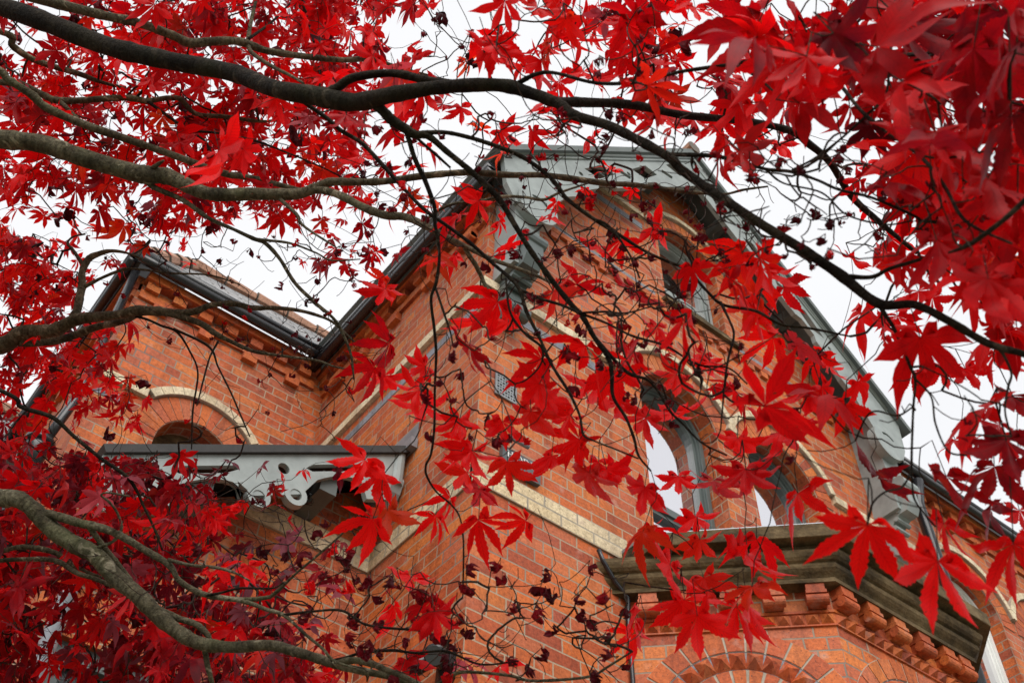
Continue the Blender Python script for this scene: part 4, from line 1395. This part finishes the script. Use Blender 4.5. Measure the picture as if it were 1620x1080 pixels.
# leaves seen singly: u, v of the leaf base, length of the middle lobe (px), its direction (degrees clockwise from down), tilt, tone
BIG = [(1372,830,112,8,10,.72),(1483,887,118,22,15,.68),(1493,828,75,5,25,.6),(1497,753,80,-5,35,.42),(1573,737,85,-10,40,.33),(1603,860,95,0,20,.6),(1613,807,62,10,30,.62),
(1262,780,68,-15,35,.66),(1390,752,62,75,70,.3),(1130,760,50,10,50,.35),(1180,742,68,5,30,.5),(1195,748,52,-25,40,.42),(1100,817,48,0,35,.66),(1107,853,52,0,25,.72),
(1197,853,56,-10,50,.55),(1183,878,64,25,55,.62),(1113,913,56,-18,30,.6),(1190,927,62,5,40,.66),(1182,953,78,0,20,.72),(1166,960,74,22,30,.7),(1103,973,88,-5,10,.78),(1083,948,64,0,30,.76),
(803,730,66,-5,15,.72),(757,773,46,20,35,.38),(757,822,70,5,15,.74),(832,823,52,68,30,.76),(690,817,48,10,25,.70),(712,787,50,30,25,.72),(740,747,50,45,35,.72),(680,952,58,25,25,.42),
(687,966,66,-25,20,.55),(590,820,74,30,20,.78),(613,807,66,-10,20,.74),(607,750,62,60,30,.74),(577,727,72,50,20,.80),(747,712,60,20,30,.7),(933,747,62,20,30,.52),(960,742,50,-20,40,.6),
(873,720,58,12,30,.7),(1020,770,66,25,25,.62),(1017,840,72,30,20,.66),(1030,832,52,0,35,.6),(1060,893,62,30,45,.7),(1073,753,46,0,30,.7),(1005,977,46,50,45,.6),(1000,1003,42,40,35,.72),
(650,912,46,0,65,.7),(947,730,50,10,30,.66),(727,663,58,20,15,.75),(732,699,56,30,20,.70),(795,667,62,-5,15,.72),(840,650,66,-5,20,.68),(857,567,62,60,30,.66),(853,607,68,50,25,.70),
(862,623,62,20,25,.66),(903,657,58,60,20,.76),(917,695,58,55,30,.72),(915,700,54,5,30,.62),(787,477,78,50,25,.72),(755,503,60,25,30,.66),(804,510,54,28,15,.82),(743,547,62,8,25,.40),
(673,580,48,60,30,.70),(663,617,58,60,25,.72),(668,640,50,0,40,.66),(593,583,58,50,35,.46),(607,594,50,0,30,.70),(617,543,48,80,45,.42),(875,460,62,-45,30,.74),(913,450,54,-140,45,.48),
(983,380,48,-10,25,.76),(947,390,40,0,40,.7),(1007,460,54,60,45,.46),(1040,517,58,10,20,.74),(987,540,48,60,40,.6),(1003,557,52,40,40,.52),(927,547,68,-5,60,.72),
(973,587,58,-20,40,.70),(940,613,54,20,45,.70),(977,637,48,10,35,.6),(1022,660,62,50,25,.66),(1070,593,60,50,20,.74),(1067,653,54,0,50,.6),(610,457,48,20,30,.62),
(613,450,44,70,30,.70),(1173,400,64,60,30,.80),(1207,427,66,0,35,.66),(1197,452,56,-20,30,.70),(1197,470,64,60,30,.80),(1197,493,68,40,30,.76),(1223,535,54,50,35,.76),(1240,455,50,-40,40,.45),
(1297,560,54,40,25,.70),(1280,617,64,20,20,.60),(1300,612,54,-10,30,.64),(1337,640,66,10,15,.76),(1357,603,50,-20,25,.70),(1313,577,44,-10,30,.66),(1400,537,64,10,20,.64),(1400,510,54,20,30,.66),
(1420,500,50,-20,30,.6),(1443,587,52,20,20,.66),(1490,580,54,-10,20,.64),(1527,583,52,-15,25,.62),(1167,693,54,20,30,.74),(1220,662,44,20,60,.5),(1237,683,54,-15,60,.55),(1123,573,48,0,30,.70),
(1115,560,44,30,30,.6),(1163,617,44,50,65,.5),(1347,407,38,0,40,.56),(1403,400,48,10,30,.6),(1453,460,54,0,35,.64),(1475,470,50,-20,30,.6),(1482,380,100,0,20,.46),(1563,440,118,10,15,.50),
(1582,672,74,40,30,.42),(1592,695,86,15,35,.30),(1603,627,64,0,40,.36),(1573,560,54,0,30,.60),(1600,570,50,20,30,.6),(793,57,64,40,25,.68),(786,62,64,-20,25,.66),(785,72,68,8,20,.56),(730,170,42,0,15,.62),(873,77,40,0,25,.72),
(850,12,54,20,30,.62),(677,7,42,-5,30,.70),(923,113,50,15,30,.62),(940,122,44,-25,30,.60),(1033,140,56,0,40,.50),(1057,187,50,0,30,.62),(1030,175,44,20,30,.6),(570,247,56,5,30,.62),(548,182,60,-5,30,.46),(557,190,54,35,30,.4),
(987,33,50,0,30,.50),(1005,25,60,-160,45,.42),(590,50,50,10,30,.62),(652,92,50,-10,30,.5),(590,88,52,25,30,.60),(1200,37,82,40,45,.36),(1205,42,70,-10,25,.40),(1240,97,98,5,15,.50),(1320,67,64,0,30,.6),(1373,140,66,5,25,.48),(1413,150,88,5,25,.52),
(1540,77,118,15,30,.40),(1597,83,150,0,25,.36),(1480,210,118,0,20,.50),(1497,240,105,-15,25,.56),(1447,317,74,170,20,.58),(1450,322,70,20,20,.56),(1340,17,76,0,30,.42),(1233,227,44,0,20,.62),(1497,33,64,25,60,.30),
(1600,183,120,0,25,.34),(1580,17,108,0,30,.32),(1097,187,54,0,30,.5),(1140,187,50,-5,30,.56),(1100,13,44,0,30,.66),(1190,200,40,0,30,.62),(1563,283,112,5,25,.50),(1373,260,44,-10,30,.70),(1360,285,44,30,30,.66),
(1180,130,54,0,40,.56),(1290,40,60,0,40,.5),(1420,30,56,10,40,.55),(1540,330,90,-10,30,.44),(1610,330,100,0,30,.42),(1420,250,60,20,30,.46),(1480,120,80,20,40,.34),(1440,180,66,-20,30,.42),(1350,110,60,-30,30,.5),(1610,480,90,10,30,.40),
(700,165,42,30,35,.4),(660,175,44,70,40,.45),(640,185,40,20,30,.5),(1000,300,22,0,30,.6),(872,215,16,0,40,.5),(815,225,18,0,40,.6),(880,320,24,20,30,.74),(925,300,22,0,30,.76),(790,350,34,-40,40,.8),(800,395,36,150,55,.6)]
for (u, v, L, dr, ti, tone) in BIG:
    dn, dist = near_depth(u, v)
    dsz = F * .055 / L
    d = np.clip(.5 * dn + .5 * dsz, dsz * .72, dsz * 1.35)
    d = min(d, 2.3)
    dr = math.radians(dr)
    ti += 8
    L *= .92 if L > 90 else .83
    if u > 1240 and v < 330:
        tone *= .86 if u > 1460 else .88  # upper-right leaves: shade from the crown put into their tone
    th = math.radians(ti) * rnd.choice([1, 1, -1])
    lob = np.array([-math.sin(dr) * math.cos(th), math.cos(dr) * math.cos(th), -math.sin(th)])
    rl = math.radians(rnd.gauss(0, 24))
    perp = np.array([-math.sin(dr) * math.sin(th), math.cos(dr) * math.sin(th), math.cos(th)])
    side = np.cross(lob, perp)
    nr = perp * math.cos(rl) + side * math.sin(rl)
    M = R.T @ frame_from(lob, nr)
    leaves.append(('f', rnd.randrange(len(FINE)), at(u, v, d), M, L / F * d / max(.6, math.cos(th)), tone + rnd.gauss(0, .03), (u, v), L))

# share of each 60 px square of the photograph that foliage covers, in tenths
GRID = ["446889889853245566776777789", "676788879873554556678887899", "886888778642223556588688789", "766889876641212125675348779", "767789987631111111122148999", "545688675541111111133457889",
        "962333424342000000343336799", "983100001000000000242124579", "873100000000000000231024346", "886400000000000000122123334", "536400000000000000122100002", "643100000000000000000000235",
        "888765223100000000000000001", "888876311000000000000000001", "988886332000000000000000000", "987887643110000000000000000", "856899863111100000000000000", "855899885221110000000000000"]


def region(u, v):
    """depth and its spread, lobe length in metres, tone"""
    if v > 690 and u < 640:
        return 2.35, .25, .042, .43  # lower left: the dim light there is put into a darker tone
    if u < 330 and v > 350:
        return 3.0, .25, .040, .60
    if u < 620:
        return 2.6, .30, .042, .54
    if u < 1080:
        return 1.8, .2, .044, .60
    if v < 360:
        return (1.28, .22, .045, .42 if u > 1480 else .48) if u > 1240 else (1.28, .2, .05, .54)  # towards the upper right, shade of leaves above is put into the tone
    return 1.15, .14, .050, .62


UNIT_AREA = .78
_tk = SK_R > .0038
TK_UV = np.c_[SK_UV[_tk], SK_R[_tk] * F / SK_UV[_tk, 2]]
for gy in range(-4, 20):
    for gx in range(-6, 31):
        c_ = GRID[min(max(gy, 0), 17)][min(max(gx, 0), 26)]
        p_ = int(c_) / 10.
        inside = 0 <= gy < 18 and 0 <= gx < 27
        if not inside:
            p_ *= .75
        if p_ <= .05:
            continue
        u0, v0 = gx * 60, gy * 60
        dm, ds, lm, tm = region(u0 + 30, v0 + 30)
        ar = UNIT_AREA * (lm * F / dm) ** 2 * .52
        lam = -math.log(1 - min(p_, .93)) * 3600 / ar * (1.15 if p_ > .55 else .8) * (1.25 if gy > 11 and gx < 9 else 1.)
        for _ in range(rng.poisson(lam)):
            u, v = u0 + rnd.random() * 60, v0 + rnd.random() * 60
            dm, ds, lm, tm = region(u, v)
            d = max(.62, dm + rnd.gauss(0, ds))
            d2 = np.hypot(TK_UV[:, 0] - u, TK_UV[:, 1] - v) - TK_UV[:, 3]
            j = int(d2.argmin())
            if d2[j] < 26 and d < TK_UV[j, 2] + .06 and rnd.random() < .93:      # the thick limbs carry their leaves above them
                d = TK_UV[j, 2] + .06 + abs(rnd.gauss(0, .2))
            size = lm * math.exp(rnd.gauss(0, .20))
            az = rnd.random() * 6.283
            lob = np.array([0, 0, -1.]) * rnd.uniform(.25, 1.1) + np.array([math.cos(az), math.sin(az), 0]) * rnd.uniform(.5, 1.2)
            nr = np.array([rnd.gauss(0, .55), rnd.gauss(0, .55), 1.])
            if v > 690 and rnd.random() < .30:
                tone = rnd.uniform(.12, .35)  # some low leaves take a deeper tone, painted shade
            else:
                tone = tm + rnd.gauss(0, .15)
            if rnd.random() < .05 and d > 1.5:
                leaves.append(('d', rnd.randrange(len(DRY)), at(u, v, d), frame_from(lob, nr), size * .8, rnd.uniform(.0, .2), (u, v), 0))
            else:
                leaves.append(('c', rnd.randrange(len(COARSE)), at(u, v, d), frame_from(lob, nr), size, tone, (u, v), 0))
# bare twigs and the shrivelled leaves on them
BARE = [(40,240,370,470,40),(230,560,370,560,190),(560,800,180,420,130),(780,1100,170,330,230),(820,1120,330,500,210),(1080,1340,230,420,170),(640,860,440,720,110),(880,1150,450,640,140),
        (300,560,500,700,110),(540,1000,890,1080,260),(1300,1560,240,420,90),(1040,1300,540,760,40),(1380,1560,560,700,22),(380,620,790,1000,110),(640,900,0,120,50),(900,1080,0,160,40),(100,330,790,960,60)]
for (a0, a1, b0, b1, n) in BARE:
    for _ in range(int(n * .75)):
        u, v = rnd.uniform(a0, a1), rnd.uniform(b0, b1)
        dn, dist = near_depth(u, v)
        if dist > 170:
            continue
        d = dn + rnd.gauss(0, .09)
        if rnd.random() < .27:
            az = rnd.random() * 6.283
            lob = np.array([math.cos(az) * .6, math.sin(az) * .6, -1.])
            nr = np.array([rnd.gauss(0, 1), rnd.gauss(0, 1), .5])
            bright = rnd.random() < .12
            leaves.append(('d', rnd.randrange(len(DRY)), at(u, v, d), frame_from(lob, nr), (.010 + .009 * rnd.random()) * (1.45 if v > 780 else 1.) * min(1., d / 1.4), rnd.uniform(.45, .65) if bright else rnd.uniform(.06, .30), (u, v), 0))
        else:
            leaves.append(('b', 0, at(u, v, d), None, 0, 0, (u, v), 0))

# ---------------------------------------------------------- twigs: each leaf is joined to the nearest wood
cap = len(SK_P) + len(leaves) * 9 + 10
NP = np.zeros((cap, 3), dtype=np.float32)
NP[:len(SK_P)] = SK_P
par = np.full(cap, -1, dtype=np.int64)
cnt = len(SK_P)
NSK = cnt
LP = np.array([l_[2] for l_ in leaves])
best = np.empty(len(LP))
for i in range(0, len(LP), 400):
    best[i:i + 400] = np.sqrt(((LP[i:i + 400, None, :] - SK_P[None, ::2]) ** 2).sum(2)).min(1)
chains = []
tips = {}
for i in np.argsort(best):
    kind, var, pos, M, size, tone, uvp, Lb = leaves[i]
    end = np.array(pos)
    if M is not None:                                  # a curved stalk leaves the blade backwards
        st = size * (.75 if kind == 'f' else .6)
        root = end - M[:, 1] * st * .6 + np.array([0, 0, .5]) * st
    else:
        root = end
    d2 = ((NP[:cnt] - root) ** 2).sum(1)
    j = int(d2.argmin())
    p0 = NP[j].astype(float)
    L = math.sqrt(d2[j])
    ns = 6 if L > .10 else 4
    side = rng.normal(0, 1, 3) * L * .10
    sag = np.array([0, 0, -.10 * L])
    prev = j
    ch = [j]
    for s_ in range(1, ns + 1):
        t_ = s_ / ns
        w_ = 4 * t_ * (1 - t_)
        q_ = p0 * (1 - t_) + root * t_ + (side + sag) * w_ + rng.normal(0, .012, 3) * L * (t_ < 1)
        NP[cnt] = q_
        par[cnt] = prev
        prev = cnt
        ch.append(cnt)
        cnt += 1
    if M is not None:
        NP[cnt] = end
        par[cnt] = prev
        ch.append(cnt)
        cnt += 1
    chains.append(ch)
load = np.zeros(cap)
for ch in chains:
    load[ch[-1]] += 1
for k in range(cnt - 1, NSK - 1, -1):
    load[par[k]] += load[k]
rad_n = .00052 * np.maximum(load, 1.) ** .38
tv, tf, tuv = [], [], []
nb = 0
vv_all, ff_all, uv_all = [], [], []
A5 = np.linspace(0, 2 * math.pi, 5, endpoint=False)
for ch in chains:
    P = NP[ch].astype(float)
    k = len(P)
    T = np.gradient(P, axis=0)
    T /= np.linalg.norm(T, axis=1)[:, None] + 1e-9
    x = np.cross(T, [.31, .52, .79])
    x /= np.linalg.norm(x, axis=1)[:, None] + 1e-9
    y = np.cross(T, x)
    r_ = rad_n[ch].copy()
    r_[0] = r_[1]
    dist = (P - CAM) @ R[2]
    r_ = np.minimum(r_, .0010 + .0009 * np.maximum(dist - .6, 0))[:, None, None]
    ring = P[:, None, :] + r_ * (np.cos(A5)[None, :, None] * x[:, None, :] + np.sin(A5)[None, :, None] * y[:, None, :])
    vv_all.append(ring.reshape(-1, 3))
    i0 = nb + np.arange(k - 1)[:, None] * 5 + np.arange(5)[None]
    i1 = nb + np.arange(k - 1)[:, None] * 5 + (np.arange(5)[None] + 1) % 5
    ff_all.append(np.stack([i0, i1, i1 + 5, i0 + 5], 2).reshape(-1, 4))
    nb += k * 5


def mesh_np(name, V, Fc, mats, parent, attrs=None, smooth_=True, inv=None):
    me = bpy.data.meshes.new(name)
    n_, k = len(Fc), Fc.shape[1]
    me.vertices.add(len(V))
    me.vertices.foreach_set("co", np.asarray(V, np.float32).ravel())
    me.loops.add(n_ * k)
    me.loops.foreach_set("vertex_index", np.asarray(Fc, np.int32).ravel())
    me.polygons.add(n_)
    me.polygons.foreach_set("loop_start", np.arange(n_, dtype=np.int32) * k)
    me.polygons.foreach_set("use_smooth", np.full(n_, smooth_, dtype=bool))
    me.update(calc_edges=True)
    for an, av in (attrs or {}).items():
        at_ = me.attributes.new(an, 'FLOAT', 'POINT')
        at_.data.foreach_set("value", np.asarray(av, np.float32))
    for mm in mats:
        me.materials.append(mm)
    ob = bpy.data.objects.new(name, me)
    COL.objects.link(ob)
    ob.parent = parent
    ob.matrix_parent_inverse = inv or Matrix.Translation(Vector(BASE)).inverted()
    return ob


tw = mesh_np("twigs", np.vstack(vv_all), np.vstack(ff_all), [M_TWIG], tree)
tw["kind"] = "stuff"
# the hundred leaves that show largest are parts of their own, the rest one mass of foliage
bigs = sorted([l_ for l_ in leaves if l_[0] == 'f'], key=lambda l_: -l_[7] * (1 if -40 < l_[6][0] < 1660 else 0))
own = set(id(l_) for l_ in bigs[:100])
Vs, Ts, To, Rb, Bw, Mv, Qv = [], [], [], [], [], [], []
nb = 0
for l_ in leaves:
    kind, var, pos, M, size, tone, uvp, Lb = l_
    if kind == 'b':
        continue
    V, T, B, Q = {'f': FINE, 'c': COARSE, 'd': DRY}[kind][var]
    Wv = (V * size) @ M.T + pos
    tone = min(1., max(0., tone))
    brown = max(0., rnd.gauss(-.30, .28)) if kind != 'd' and uvp[0] < 1240 else 0.
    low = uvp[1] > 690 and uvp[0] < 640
    mauve_sheen = rnd.uniform(.3, .9) if kind == 'c' and rnd.random() < (.16 if low else .05) else 0.  # some crown leaves get sky sheen as part of their colour
    if id(l_) in own:
        mesh_np("leaf", Wv, T, [M_LEAF], tree, {"tone": np.full(len(V), tone), "rib": B, "brown": np.full(len(V), brown), "mauve_sheen": np.full(len(V), mauve_sheen), "chev": Q})
        continue
    Vs.append(Wv)
    Ts.append(T + nb)
    To.append(np.full(len(V), tone))
    Rb.append(B)
    Bw.append(np.full(len(V), brown))
    Qv.append(Q)
    Mv.append(np.full(len(V), mauve_sheen))
    nb += len(V)
fo = mesh_np("foliage", np.vstack(Vs), np.vstack(Ts), [M_LEAF], tree, {"tone": np.concatenate(To), "rib": np.concatenate(Rb), "brown": np.concatenate(Bw), "mauve_sheen": np.concatenate(Mv), "chev": np.concatenate(Qv)})
fo["kind"] = "stuff"
print("LEAVES", len(leaves), "twig nodes", cnt)
